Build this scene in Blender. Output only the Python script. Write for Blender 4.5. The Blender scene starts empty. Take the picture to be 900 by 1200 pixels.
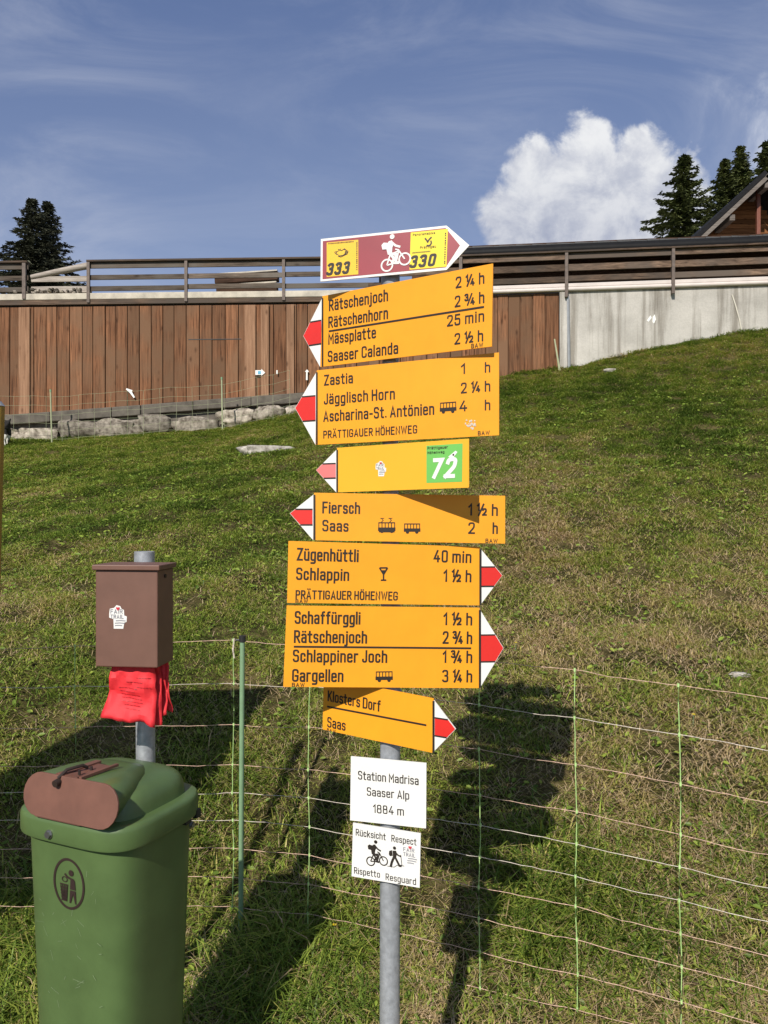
import bpy, math, random
import numpy as np
from mathutils import Vector

random.seed(7)
rng = np.random.default_rng(11)
D = bpy.data
scene = bpy.context.scene
COL = scene.collection
R = math.radians

# ------------------------------------------------------------------ camera, sky, sun, exposure
EYE = 1.5
cam_d = D.cameras.new('camera')
cam = D.objects.new('camera', cam_d)
COL.objects.link(cam)
cam.location = (0, 0, EYE)
cam.rotation_euler = (R(90), 0, 0)
cam_d.sensor_fit = 'VERTICAL'
cam_d.sensor_height = 36
cam_d.lens = 27
cam_d.clip_start = 0.05
cam_d.clip_end = 3000
scene.camera = cam

SUN_DIR = Vector((0.35, 1.0, -0.81)).normalized()      # the way the light travels
sun_el = math.asin(-SUN_DIR.z)
sun_rot = math.atan2(-SUN_DIR.x, -SUN_DIR.y)
sun_d = D.lights.new('sun', 'SUN')
sun_d.energy = 5.0
sun_d.angle = R(0.5)
sun_d.color = (1.0, 0.94, 0.84)
sun = D.objects.new('sun', sun_d)
COL.objects.link(sun)
sun.rotation_euler = SUN_DIR.to_track_quat('-Z', 'Y').to_euler()
sun.location = (-5, -15, 12)

scene.view_settings.view_transform = 'Standard'
scene.view_settings.look = 'None'
scene.view_settings.exposure = 0.0
scene.view_settings.gamma = 1
scene.view_settings.use_curve_mapping = False
scene.cycles.max_bounces = 6
scene.cycles.transparent_max_bounces = 8

world = D.worlds.new('World')
scene.world = world
world.use_nodes = True


def make_world():
    nt = world.node_tree
    nt.nodes.clear()
    N = nt.nodes.new
    L = nt.links.new

    def math_(op, a, b=None, clamp=False):
        n = N('ShaderNodeMath')
        n.operation = op
        n.use_clamp = clamp
        for i, v in enumerate((a, b)):
            if v is None:
                continue
            if isinstance(v, (int, float)):
                n.inputs[i].default_value = v
            else:
                L(v, n.inputs[i])
        return n.outputs[0]

    def smooth(v, lo, hi):
        n = N('ShaderNodeMapRange')
        n.interpolation_type = 'SMOOTHSTEP'
        L(v, n.inputs[0])
        n.inputs[1].default_value = lo
        n.inputs[2].default_value = hi
        return n.outputs[0]

    def mix(f, a, b):
        n = N('ShaderNodeMix')
        n.data_type = 'RGBA'
        if isinstance(f, (int, float)):
            n.inputs[0].default_value = f
        else:
            L(f, n.inputs[0])
        for i, v in ((6, a), (7, b)):
            if isinstance(v, tuple):
                n.inputs[i].default_value = (*v, 1)
            else:
                L(v, n.inputs[i])
        return n.outputs[2]

    out = N('ShaderNodeOutputWorld')
    bg = N('ShaderNodeBackground')
    bg.inputs['Strength'].default_value = 0.096
    sky = N('ShaderNodeTexSky')
    sky.sky_type = 'NISHITA'
    sky.sun_disc = False
    sky.sun_elevation = sun_el
    sky.sun_rotation = sun_rot
    sky.altitude = 1900
    sky.air_density = 1.0
    sky.dust_density = 0.1
    sky.ozone_density = 1.0
    tc = N('ShaderNodeTexCoord')
    sep = N('ShaderNodeSeparateXYZ')
    L(tc.outputs['Generated'], sep.inputs[0])
    # direction on the sky: azimuth-like and elevation-like tangents around north
    yy = math_('MAXIMUM', sep.outputs[1], 0.05)
    a = math_('DIVIDE', sep.outputs[0], yy)
    b = math_('DIVIDE', sep.outputs[2], yy)
    cmb = N('ShaderNodeCombineXYZ')
    L(a, cmb.inputs[0])
    L(b, cmb.inputs[1])
    p = cmb.outputs[0]

    def noise(scale, detail, rough, src, dist=0.0):
        n = N('ShaderNodeTexNoise')
        n.inputs['Scale'].default_value = scale
        n.inputs['Detail'].default_value = detail
        n.inputs['Roughness'].default_value = rough
        n.inputs['Distortion'].default_value = dist
        L(src, n.inputs['Vector'])
        return n.outputs[0]

    # the cumulus: a union of soft puffs broken up by noise
    blobs = [(.168, .385, .052), (.205, .432, .058), (.270, .448, .068), (.328, .450, .058), (.225, .385, .084), (.305, .388, .095), (.368, .42, .056),
             (.385, .378, .068), (.198, .464, .028), (.275, .488, .030), (.330, .482, .026), (.26, .345, .09), (.355, .345, .075), (.18, .35, .05)]
    acc = None
    for (cx, cy, r) in blobs:
        n = N('ShaderNodeVectorMath')
        n.operation = 'DISTANCE'
        L(p, n.inputs[0])
        n.inputs[1].default_value = (cx, cy, 0)
        v = math_('SUBTRACT', 1.0, math_('DIVIDE', n.outputs['Value'], r))
        acc = v if acc is None else math_('MAXIMUM', acc, v)
    n1 = noise(14, 8, .62, p, .3)
    n2 = noise(45, 6, .6, p, .2)
    edge = math_('ADD', math_('MULTIPLY', math_('SUBTRACT', n1, .5), 1.5), math_('MULTIPLY', math_('SUBTRACT', n2, .5), .45))
    dens = math_('ADD', acc, edge)
    mask = smooth(dens, -.06, .40)
    # light and dark billows
    mp = N('ShaderNodeMapping')
    mp.inputs['Location'].default_value = (.016, -.02, .0)
    L(p, mp.inputs[0])
    s1 = noise(14, 8, .62, mp.outputs[0], .3)
    relief = math_('SUBTRACT', n1, s1)
    bil = smooth(relief, -.26, .2)
    low = smooth(b, .33, .53)
    shade = math_('ADD', math_('MULTIPLY', bil, .62), math_('MULTIPLY', low, .48), True)
    cloud = mix(shade, (3.9, 4.3, 5.6), (8.9, 9.0, 9.2))

    # thin cirrus veils
    mc = N('ShaderNodeMapping')
    mc.inputs['Rotation'].default_value = (0, 0, R(48))
    mc.inputs['Scale'].default_value = (1.5, 3.4, 1)
    L(p, mc.inputs[0])
    c1 = noise(1.6, 8, .62, mc.outputs[0], 1.0)
    c2 = noise(.9, 3, .5, p, .2)
    veil = math_('MULTIPLY', smooth(c1, .40, .78), smooth(c2, .30, .62))
    right = smooth(a, .37, .50)
    c3 = noise(5.5, 8, .62, p, .6)
    wisps = math_('MULTIPLY', smooth(c3, .42, .72), right)
    haze = math_('MULTIPLY', smooth(math_('MULTIPLY', b, -1.0), -.75, -.2), .16)
    low_sky = math_('MULTIPLY', math_('SUBTRACT', 1.0, smooth(b, .6, 1.3)), .45)
    base = mix(low_sky, sky.outputs[0], (1.75, 2.5, 5.3))
    skyc = mix(haze, base, (7.2, 7.8, 9.0))
    skyc = mix(math_('MULTIPLY', veil, .46), skyc, (7.0, 7.3, 8.2))
    skyc = mix(math_('MULTIPLY', wisps, .8), skyc, (7.2, 7.6, 8.6))
    final = mix(mask, skyc, cloud)
    L(final, bg.inputs['Color'])
    L(bg.outputs[0], out.inputs[0])


make_world()


# ------------------------------------------------------------------ helpers
def P(px, py, d):
    """point at depth d seen at pixel (px, py) of the 900 x 1200 photograph"""
    return Vector(((px - 450) / 900 * d, d, EYE + (600 - py) / 900 * d))


class MB:
    def __init__(self):
        self.v, self.f, self.t = [], [], []

    def add(self, verts, faces, tint=0.5):
        o = len(self.v)
        self.v += [tuple(p) for p in verts]
        self.f += [tuple(i + o for i in f) for f in faces]
        self.t += [tint] * len(verts)

    def box(self, c, s, tint=0.5, ax=None):
        """box centred at c with full sizes s, optional axes"""
        c = Vector(c)
        X, Y, Z = ax if ax else (Vector((1, 0, 0)), Vector((0, 1, 0)), Vector((0, 0, 1)))
        X, Y, Z = X * (s[0] / 2), Y * (s[1] / 2), Z * (s[2] / 2)
        vs = [c + X * i + Y * j + Z * k for k in (-1, 1) for j in (-1, 1) for i in (-1, 1)]
        self.add(vs, [(0, 2, 3, 1), (4, 5, 7, 6), (0, 1, 5, 4), (2, 6, 7, 3), (0, 4, 6, 2), (1, 3, 7, 5)], tint)

    def hexa(self, a, b, tint=0.5):
        """a, b: two quads of 4 points joined into a solid"""
        vs = list(a) + list(b)
        self.add(vs, [(0, 1, 2, 3), (7, 6, 5, 4), (0, 4, 5, 1), (1, 5, 6, 2), (2, 6, 7, 3), (3, 7, 4, 0)], tint)

    def beam(self, a, b, w, h, tint=0.5, up=Vector((0, 0, 1))):
        a, b = Vector(a), Vector(b)
        d = b - a
        X = d.normalized()
        Y = up.cross(X).normalized()
        Z = X.cross(Y)
        self.box((a + b) / 2, (d.length, w, h), tint, (X, Y, Z))

    def prism(self, poly, off, tint=0.5):
        """flat polygon (3D points) extruded by vector off"""
        n = len(poly)
        vs = [Vector(p) for p in poly] + [Vector(p) + off for p in poly]
        fs = [tuple(range(n)), tuple(range(2 * n - 1, n - 1, -1))]
        fs += [(i, i + n, (i + 1) % n + n, (i + 1) % n) for i in range(n)]
        self.add(vs, fs, tint)

    def tube(self, pts, r, seg=8, tint=0.5, cap=True):
        pts = [Vector(p) for p in pts]
        rs = r if isinstance(r, (list, tuple)) else [r] * len(pts)
        vs, fs = [], []
        for i, p in enumerate(pts):
            d = (pts[min(i + 1, len(pts) - 1)] - pts[max(i - 1, 0)]).normalized()
            u = d.cross(Vector((0, 0, 1)))
            if u.length < 1e-3:
                u = Vector((1, 0, 0))
            u.normalize()
            w = d.cross(u)
            for k in range(seg):
                an = 2 * math.pi * k / seg
                vs.append(p + (u * math.cos(an) + w * math.sin(an)) * rs[i])
        for i in range(len(pts) - 1):
            for k in range(seg):
                k2 = (k + 1) % seg
                fs.append((i * seg + k, i * seg + k2, (i + 1) * seg + k2, (i + 1) * seg + k))
        if cap:
            fs.append(tuple(range(seg - 1, -1, -1)))
            fs.append(tuple((len(pts) - 1) * seg + k for k in range(seg)))
        self.add(vs, fs, tint)

    def rings(self, rings, tint=0.5, cap=True):
        n = len(rings[0])
        vs = [p for r in rings for p in r]
        fs = []
        for i in range(len(rings) - 1):
            for k in range(n):
                k2 = (k + 1) % n
                fs.append((i * n + k, i * n + k2, (i + 1) * n + k2, (i + 1) * n + k))
        if cap:
            fs.append(tuple(range(n - 1, -1, -1)))
            fs.append(tuple((len(rings) - 1) * n + k for k in range(n)))
        self.add(vs, fs, tint)

    def build(self, name, mat, parent=None, smooth=None, bevel=None):
        off = Vector((0, 0, 0))
        q = parent
        while q:
            off += q.location
            q = q.parent
        me = D.meshes.new(name)
        me.from_pydata([tuple(Vector(p) - off) for p in self.v], [], self.f)
        at = me.attributes.new('tint', 'FLOAT', 'POINT')
        at.data.foreach_set('value', self.t)
        me.materials.append(mat)
        if smooth:
            me.polygons.foreach_set('use_smooth', [True] * len(me.polygons))
            me.set_sharp_from_angle(angle=R(smooth))
        me.update()
        o = D.objects.new(name, me)
        COL.objects.link(o)
        if parent:
            o.parent = parent
        if bevel:
            m = o.modifiers.new('edge', 'BEVEL')
            m.width = bevel
            m.segments = 2
            m.limit_method = 'ANGLE'
        return o


def tag(o, label, cat, group=None, kind=None):
    if label:
        o['label'] = label
    if cat:
        o['category'] = cat
    if group:
        o['group'] = group
    if kind:
        o['kind'] = kind
    return o


def empty(name, loc, label, cat, group=None):
    o = D.objects.new(name, None)
    o.empty_display_size = .1
    COL.objects.link(o)
    o.location = loc
    return tag(o, label, cat, group)


# ------------------------------------------------------------------ materials
def nodes_of(m):
    m.use_nodes = True
    nt = m.node_tree
    return nt, nt.nodes, nt.links, nt.nodes['Principled BSDF']


def mat(name, col, rough=.6, metal=0.0, var=.12, scale=8.0, spec=.5, bump=0.0, stretch=(1, 1, 1), tint=0.0, coat=0.0):
    m = D.materials.new(name)
    nt, N, L, b = nodes_of(m)
    b.inputs['Roughness'].default_value = rough
    b.inputs['Metallic'].default_value = metal
    b.inputs['Specular IOR Level'].default_value = spec
    b.inputs['Coat Weight'].default_value = coat
    tc = N.new('ShaderNodeTexCoord')
    mp = N.new('ShaderNodeMapping')
    mp.inputs['Scale'].default_value = stretch
    L.new(tc.outputs['Object'], mp.inputs[0])
    no = N.new('ShaderNodeTexNoise')
    no.inputs['Scale'].default_value = scale
    no.inputs['Detail'].default_value = 6
    no.inputs['Roughness'].default_value = .6
    L.new(mp.outputs[0], no.inputs['Vector'])
    rp = N.new('ShaderNodeValToRGB')
    rp.color_ramp.elements[0].position = .3
    rp.color_ramp.elements[1].position = .7
    rp.color_ramp.elements[0].color = (*[c * (1 - var) for c in col], 1)
    rp.color_ramp.elements[1].color = (*[min(1, c * (1 + var)) for c in col], 1)
    L.new(no.outputs[0], rp.inputs[0])
    src = rp.outputs[0]
    if tint:
        at = N.new('ShaderNodeAttribute')
        at.attribute_name = 'tint'
        mr = N.new('ShaderNodeMapRange')
        mr.inputs[3].default_value = 1 - tint
        mr.inputs[4].default_value = 1 + tint
        L.new(at.outputs['Fac'], mr.inputs[0])
        mx = N.new('ShaderNodeVectorMath')
        mx.operation = 'SCALE'
        L.new(src, mx.inputs[0])
        L.new(mr.outputs[0], mx.inputs['Scale'])
        src = mx.outputs[0]
    L.new(src, b.inputs['Base Color'])
    if bump:
        bp = N.new('ShaderNodeBump')
        bp.inputs['Strength'].default_value = bump
        bp.inputs['Distance'].default_value = .01
        L.new(no.outputs[0], bp.inputs['Height'])
        L.new(bp.outputs[0], b.inputs['Normal'])
    return m


def wood_mat(name, c1, c2, knots=True, vertical=True, tint=.35, grain=1.0, grey=None):
    """board wood: long grain along the board, knots, weathering"""
    m = D.materials.new(name)
    nt, N, L, b = nodes_of(m)
    b.inputs['Roughness'].default_value = .85
    b.inputs['Specular IOR Level'].default_value = .2
    tc = N.new('ShaderNodeTexCoord')
    at = N.new('ShaderNodeAttribute')
    at.attribute_name = 'tint'
    # shift the pattern by the board's own number
    sh = N.new('ShaderNodeVectorMath')
    sh.operation = 'SCALE'
    cb = N.new('ShaderNodeCombineXYZ')
    for i in range(3):
        L.new(at.outputs['Fac'], cb.inputs[i])
    L.new(cb.outputs[0], sh.inputs[0])
    sh.inputs['Scale'].default_value = 37.0
    ad = N.new('ShaderNodeVectorMath')
    L.new(tc.outputs['Object'], ad.inputs[0])
    L.new(sh.outputs[0], ad.inputs[1])
    mp = N.new('ShaderNodeMapping')
    mp.inputs['Scale'].default_value = (22 * grain, 22 * grain, .8) if vertical else (.8, 22 * grain, 22 * grain)
    L.new(ad.outputs[0], mp.inputs[0])
    n1 = N.new('ShaderNodeTexNoise')
    n1.inputs['Scale'].default_value = 1.6
    n1.inputs['Detail'].default_value = 8
    n1.inputs['Roughness'].default_value = .65
    n1.inputs['Distortion'].default_value = .4
    L.new(mp.outputs[0], n1.inputs['Vector'])
    rp = N.new('ShaderNodeValToRGB')
    rp.color_ramp.elements[0].position = .34
    rp.color_ramp.elements[1].position = .66
    rp.color_ramp.elements[0].color = (*c1, 1)
    rp.color_ramp.elements[1].color = (*c2, 1)
    L.new(n1.outputs[0], rp.inputs[0])
    src = rp.outputs[0]
    if grey:
        n2 = N.new('ShaderNodeTexNoise')
        n2.inputs['Scale'].default_value = 1.3
        n2.inputs['Detail'].default_value = 7
        L.new(ad.outputs[0], n2.inputs['Vector'])
        r2 = N.new('ShaderNodeValToRGB')
        r2.color_ramp.elements[0].position = .42
        r2.color_ramp.elements[1].position = .62
        L.new(n2.outputs[0], r2.inputs[0])
        mg = N.new('ShaderNodeMix')
        mg.data_type = 'RGBA'
        L.new(r2.outputs[0], mg.inputs[0])
        L.new(src, mg.inputs[6])
        mg.inputs[7].default_value = (*grey, 1)
        src = mg.outputs[2]
    if knots:
        vo = N.new('ShaderNodeTexVoronoi')
        vo.inputs['Scale'].default_value = 1.0
        mk = N.new('ShaderNodeMapping')
        mk.inputs['Scale'].default_value = (5.5, 5.5, 2.6) if vertical else (2.2, 6, 6)
        L.new(ad.outputs[0], mk.inputs[0])
        L.new(mk.outputs[0], vo.inputs['Vector'])
        r3 = N.new('ShaderNodeValToRGB')
        r3.color_ramp.elements[0].position = .03
        r3.color_ramp.elements[1].position = .20
        r3.color_ramp.elements[0].color = (.30, .26, .24, 1)
        r3.color_ramp.elements[1].color = (1, 1, 1, 1)
        L.new(vo.outputs['Distance'], r3.inputs[0])
        mu = N.new('ShaderNodeMix')
        mu.data_type = 'RGBA'
        mu.blend_type = 'MULTIPLY'
        mu.inputs[0].default_value = .75
        L.new(src, mu.inputs[6])
        L.new(r3.outputs[0], mu.inputs[7])
        src = mu.outputs[2]
    mr = N.new('ShaderNodeMapRange')
    mr.inputs[3].default_value = 1 - tint
    mr.inputs[4].default_value = 1 + tint
    L.new(at.outputs['Fac'], mr.inputs[0])
    sc = N.new('ShaderNodeVectorMath')
    sc.operation = 'SCALE'
    L.new(src, sc.inputs[0])
    L.new(mr.outputs[0], sc.inputs['Scale'])
    L.new(sc.outputs[0], b.inputs['Base Color'])
    bp = N.new('ShaderNodeBump')
    bp.inputs['Strength'].default_value = .35
    bp.inputs['Distance'].default_value = .01
    L.new(n1.outputs[0], bp.inputs['Height'])
    L.new(bp.outputs[0], b.inputs['Normal'])
    return m


def concrete_mat():
    m = D.materials.new('concrete')
    nt, N, L, b = nodes_of(m)
    b.inputs['Roughness'].default_value = .9
    b.inputs['Specular IOR Level'].default_value = .2
    tc = N.new('ShaderNodeTexCoord')

    def noise(sc, stretch, det=6, rough=.6):
        mp = N.new('ShaderNodeMapping')
        mp.inputs['Scale'].default_value = stretch
        L.new(tc.outputs['Object'], mp.inputs[0])
        n = N.new('ShaderNodeTexNoise')
        n.inputs['Scale'].default_value = sc
        n.inputs['Detail'].default_value = det
        n.inputs['Roughness'].default_value = rough
        L.new(mp.outputs[0], n.inputs['Vector'])
        return n.outputs[0]

    def ramp(f, a, c, p0, p1):
        r = N.new('ShaderNodeValToRGB')
        r.color_ramp.elements[0].position = p0
        r.color_ramp.elements[1].position = p1
        r.color_ramp.elements[0].color = (*a, 1)
        r.color_ramp.elements[1].color = (*c, 1)
        L.new(f, r.inputs[0])
        return r.outputs[0]

    def mul(a, c, f=1.0):
        x = N.new('ShaderNodeMix')
        x.data_type = 'RGBA'
        x.blend_type = 'MULTIPLY'
        x.inputs[0].default_value = f
        L.new(a, x.inputs[6])
        L.new(c, x.inputs[7])
        return x.outputs[2]
    base = ramp(noise(1.4, (1, 1, 1), 8), (.38, .36, .33), (.58, .55, .51), .3, .7)
    streak = ramp(noise(2.4, (1.6, 1.6, .10), 6, .62), (.52, .50, .47), (1, 1, 1), .40, .53)
    fine = ramp(noise(40, (1, 1, 1), 4), (.86, .86, .86), (1, 1, 1), .3, .6)
    c = mul(mul(base, streak, .95), fine, .9)
    L.new(c, b.inputs['Base Color'])
    bp = N.new('ShaderNodeBump')
    bp.inputs['Strength'].default_value = .3
    bp.inputs['Distance'].default_value = .01
    L.new(noise(25, (1, 1, 1)), bp.inputs['Height'])
    L.new(bp.outputs[0], b.inputs['Normal'])
    return m


def rock_mat(name, c1, c2, scale=6):
    m = mat(name, c1, .92, var=.45, scale=scale, spec=.2, bump=1.0, tint=.6)
    nt = m.node_tree
    rp = [n for n in nt.nodes if n.type == 'VALTORGB'][0]
    rp.color_ramp.elements[0].color = (*c1, 1)
    rp.color_ramp.elements[1].color = (*c2, 1)
    return m


def grass_mat():
    """blade colour from each blade's own number plus dry patches in the field"""
    m = D.materials.new('grass_blades')
    m.use_nodes = True
    nt = m.node_tree
    nt.nodes.clear()
    N, L = nt.nodes, nt.links
    at = N.new('ShaderNodeAttribute')
    at.attribute_name = 'tint'
    rp = N.new('ShaderNodeValToRGB')
    e = rp.color_ramp.elements
    e[0].position, e[0].color = 0.0, (.085, .14, .025, 1)
    e[1].position, e[1].color = 1.0, (.76, .59, .39, 1)
    for pos, c in ((.25, (.20, .29, .044)), (.46, (.355, .415, .070)), (.62, (.47, .40, .135)), (.80, (.54, .39, .22))):
        x = e.new(pos)
        x.color = (*c, 1)
    L.new(at.outputs['Fac'], rp.inputs[0])
    df = N.new('ShaderNodeBsdfDiffuse')
    tr = N.new('ShaderNodeBsdfTranslucent')
    gl = N.new('ShaderNodeBsdfGlossy')
    gl.inputs['Roughness'].default_value = .45
    gl.inputs['Color'].default_value = (.8, .8, .75, 1)
    L.new(rp.outputs[0], df.inputs['Color'])
    L.new(rp.outputs[0], tr.inputs['Color'])
    mx = N.new('ShaderNodeMixShader')
    mx.inputs[0].default_value = .22
    L.new(df.outputs[0], mx.inputs[1])
    L.new(tr.outputs[0], mx.inputs[2])
    m2 = N.new('ShaderNodeMixShader')
    m2.inputs[0].default_value = .02
    L.new(mx.outputs[0], m2.inputs[1])
    L.new(gl.outputs[0], m2.inputs[2])
    out = N.new('ShaderNodeOutputMaterial')
    L.new(m2.outputs[0], out.inputs[0])
    return m


def ground_mat():
    m = D.materials.new('turf_soil')
    nt, N, L, b = nodes_of(m)
    b.inputs['Roughness'].default_value = 1
    b.inputs['Specular IOR Level'].default_value = .05
    tc = N.new('ShaderNodeTexCoord')
    n1 = N.new('ShaderNodeTexNoise')
    n1.inputs['Scale'].default_value = 22
    n1.inputs['Detail'].default_value = 8
    n1.inputs['Roughness'].default_value = .7
    L.new(tc.outputs['Object'], n1.inputs['Vector'])
    rp = N.new('ShaderNodeValToRGB')
    e = rp.color_ramp.elements
    e[0].position, e[0].color = .32, (.022, .024, .009, 1)
    e[1].position, e[1].color = .72, (.17, .13, .068, 1)
    x = e.new(.52)
    x.color = (.055, .05, .018, 1)
    L.new(n1.outputs[0], rp.inputs[0])
    n2 = N.new('ShaderNodeTexNoise')
    n2.inputs['Scale'].default_value = 2.6
    n2.inputs['Detail'].default_value = 5
    L.new(tc.outputs['Object'], n2.inputs['Vector'])
    r2 = N.new('ShaderNodeValToRGB')
    r2.color_ramp.elements[0].position = .46
    r2.color_ramp.elements[1].position = .66
    L.new(n2.outputs[0], r2.inputs[0])
    th = N.new('ShaderNodeMix')
    th.data_type = 'RGBA'
    th.blend_type = 'ADD'
    L.new(r2.outputs[0], th.inputs[0])
    L.new(rp.outputs[0], th.inputs[6])
    th.inputs[7].default_value = (.10, .075, .035, 1)
    L.new(th.outputs[2], b.inputs['Base Color'])
    bp = N.new('ShaderNodeBump')
    bp.inputs['Strength'].default_value = 1
    bp.inputs['Distance'].default_value = .04
    L.new(n1.outputs[0], bp.inputs['Height'])
    L.new(bp.outputs[0], b.inputs['Normal'])
    return m


def needle_mat(name, c1, c2):
    m = mat(name, c1, .7, var=.3, scale=1.5, spec=.25, tint=.5)
    rp = [n for n in m.node_tree.nodes if n.type == 'VALTORGB'][0]
    rp.color_ramp.elements[0].color = (*c1, 1)
    rp.color_ramp.elements[1].color = (*c2, 1)
    return m


def galv_mat():
    m = mat('galvanised_steel', (.40, .42, .45), .45, .35, var=.22, scale=60, bump=.05)
    return m


M = {}
M['yellow'] = mat('sign_yellow', (.87, .355, .018), .45, var=.06, scale=9, spec=.4, bump=.02)
M['pale_yellow'] = mat('sign_pale_yellow', (.86, .43, .028), .42, var=.03, scale=5, spec=.4)
M['black'] = mat('sign_black', (.022, .016, .012), .55, var=.2, scale=30)
M['red'] = mat('sign_red', (.70, .028, .022), .45, var=.06, scale=12)
M['pink'] = mat('sign_faded_red', (.78, .20, .19), .45, var=.06, scale=12)
M['white'] = mat('sign_white', (.80, .79, .76), .42, var=.03, scale=7)
M['maroon'] = mat('sign_maroon', (.30, .040, .055), .42, var=.10, scale=10)
M['lemon'] = mat('sticker_lemon', (.86, .66, .02), .5, var=.03, scale=9)
M['amber'] = mat('sticker_amber', (.84, .50, .02), .5, var=.03, scale=9)
M['sticker_green'] = mat('sticker_green', (.16, .50, .10), .5, var=.04, scale=9)
M['grey_ink'] = mat('grey_ink', (.25, .25, .28), .6)
M['heart'] = mat('heart_red', (.55, .03, .05), .6)
M['galv'] = galv_mat()
M['alu'] = mat('sign_back_aluminium', (.45, .45, .45), .45, .6)
M['bin_green'] = mat('bin_green_plastic', (.085, .138, .048), .38, var=.16, scale=7, spec=.5, bump=.03)
M['bin_brown'] = mat('painted_brown_plate', (.165, .072, .050), .62, var=.18, scale=12, bump=.05)
M['box_brown'] = mat('brown_powder_coat', (.165, .083, .060), .5, var=.10, scale=14, bump=.04)
M['picto_brown'] = mat('brown_print', (.035, .020, .018), .5)
M['steel'] = mat('bolt_steel', (.35, .35, .36), .35, .9)
M['rust'] = mat('dark_hook', (.03, .018, .014), .6)
M['red_paper'] = mat('red_paper', (.62, .022, .030), .68, var=.10, scale=20, bump=.25, tint=.2)
M['bag_ink'] = mat('bag_print', (.42, .012, .02), .6)
M['plastic_green'] = mat('post_green', (.20, .33, .19), .5, var=.1, scale=20)
M['stay_green'] = mat('stay_green', (.46, .68, .26), .5)
M['stay_pale'] = mat('stay_pale', (.34, .36, .22), .6)
M['rope_orange'] = mat('rope_orange', (.64, .43, .33), .7, var=.45, scale=140)
M['rope_white'] = mat('rope_white', (.66, .58, .50), .7, var=.3, scale=140)
M['cap_black'] = mat('black_plastic', (.02, .02, .02), .5)
M['planks'] = wood_mat('red_brown_planks', (.066, .029, .015), (.30, .138, .070), tint=.2, grey=(.18, .098, .056))
M['batten'] = wood_mat('bare_battens', (.17, .088, .05), (.36, .205, .125), tint=.15)
M['rail'] = wood_mat('weathered_rails', (.05, .037, .028), (.165, .128, .10), vertical=False, tint=.35, grey=(.14, .122, .105))
M['rail_dark'] = wood_mat('dark_rails', (.05, .033, .024), (.21, .14, .098), vertical=False, tint=.4, grey=(.10, .078, .064))
M['grey_log'] = wood_mat('grey_log', (.24, .20, .17), (.46, .41, .36), vertical=False, knots=False, tint=.1)
M['shed_wood'] = wood_mat('shed_boards', (.045, .025, .016), (.13, .07, .045), vertical=False, tint=.4)
M['chalet_wood'] = wood_mat('chalet_boards', (.13, .052, .02), (.36, .16, .065), vertical=False, tint=.35)
M['chalet_grey'] = wood_mat('chalet_grey_boards', (.09, .075, .065), (.24, .21, .185), vertical=False, knots=False, tint=.3)
M['copper'] = mat('red_brown_post', (.20, .07, .045), .5, var=.2)
M['metal_post'] = mat('rusty_angle_post', (.12, .092, .078), .6, .3, var=.3, scale=15)
M['flashing'] = mat('cream_flashing', (.48, .43, .35), .6, var=.3, scale=4)
M['pipe'] = mat('pale_pipe', (.62, .55, .515), .5, var=.12, scale=3)
M['concrete'] = concrete_mat()
M['coping'] = mat('grey_coping', (.115, .10, .083), .95, var=.35, scale=5, bump=.5)
M['boulder'] = rock_mat('boulder', (.050, .038, .028), (.42, .37, .31), 9)
M['pale_rock'] = rock_mat('pale_rock', (.16, .14, .12), (.47, .44, .395), 14)
M['roof_black'] = mat('black_roof', (.016, .016, .018), .8, .0, var=.3, scale=10, spec=.12)
M['gutter'] = mat('dark_gutter', (.010, .010, .011), .6, .0, var=.2, spec=.15)
M['ridge_grey'] = mat('snow_guard', (.10, .10, .10), .5, .5)
M['trunk'] = mat('bark', (.10, .075, .055), .95, var=.4, scale=12, bump=.8)
M['needles_dark'] = needle_mat('needles_dark', (.050, .058, .036), (.115, .118, .078))
M['needles'] = needle_mat('needles', (.060, .082, .028), (.16, .175, .06))
M['ground'] = ground_mat()
M['gravel_ground'] = mat('terrace_gravel', (.30, .28, .25), .95, var=.3, scale=20, bump=.4)
M['grass'] = grass_mat()
M['yellow_post'] = mat('faded_yellow_post', (.34, .21, .03), .6, var=.15, scale=10)
M['board_wood'] = wood_mat('shade_caster_wood', (.12, .07, .04), (.30, .19, .11))
M['goat_hair'] = mat('black_hair', (.018, .016, .015), .9, var=.3, scale=30)
M['goat_white'] = mat('white_hair', (.6, .58, .54), .9, var=.1, scale=30)
M['blue'] = mat('sky_blue_print', (.10, .38, .55), .5)
M['scrape'] = mat('bare_scrape', (.62, .58, .50), .7)

# ------------------------------------------------------------------ terrain
ZB_X = [-200, -30, -14, -7.8, -4.43, -3.0, -1.94, 2.3, 3.43, 7.3, 14, 30, 200]
ZB_Z = [-.6, .0, .9, 1.41, 1.57, 1.71, 1.96, 2.78, 2.99, 3.88, 4.36, 4.38, 4.38]


def ground_z(x, y):
    """height of the slope (world z), vectorised"""
    x = np.asarray(x, float)
    y = np.asarray(y, float)
    zb = np.interp(x, ZB_X, ZB_Z)
    yn = 2.62 - .47 * np.clip(x, -.55, 1.2)          # line of the net
    q = y - yn
    near = np.interp(q, [-2.2, -1.2, -.6, 0, .3, .6, .9, 1.25, 1.7], [-1.93, -1.88, -1.77, -1.60, -1.42, -1.19, -1.01, -.86, -.72])
    y0 = yn + 1.7
    t = np.clip((y - y0) / (15.6 - y0), 0, 1.12)
    z = np.where(q < 1.7, near, -.72 * (1 - t) + zb * t)
    b = (.022 * np.sin(1.9 * x + .7 * y) + .018 * np.sin(-1.1 * x + 2.3 * y + 1) + .012 * np.sin(4.3 * x + 1.0)
         * np.sin(3.7 * y + 2) + .010 * np.sin(7.1 * x - 5.3 * y) + .03 * np.sin(.6 * x + 1.3) * np.sin(.8 * y))
    return z + b * np.clip((y - .5) / 2, .2, 1) + EYE


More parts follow.
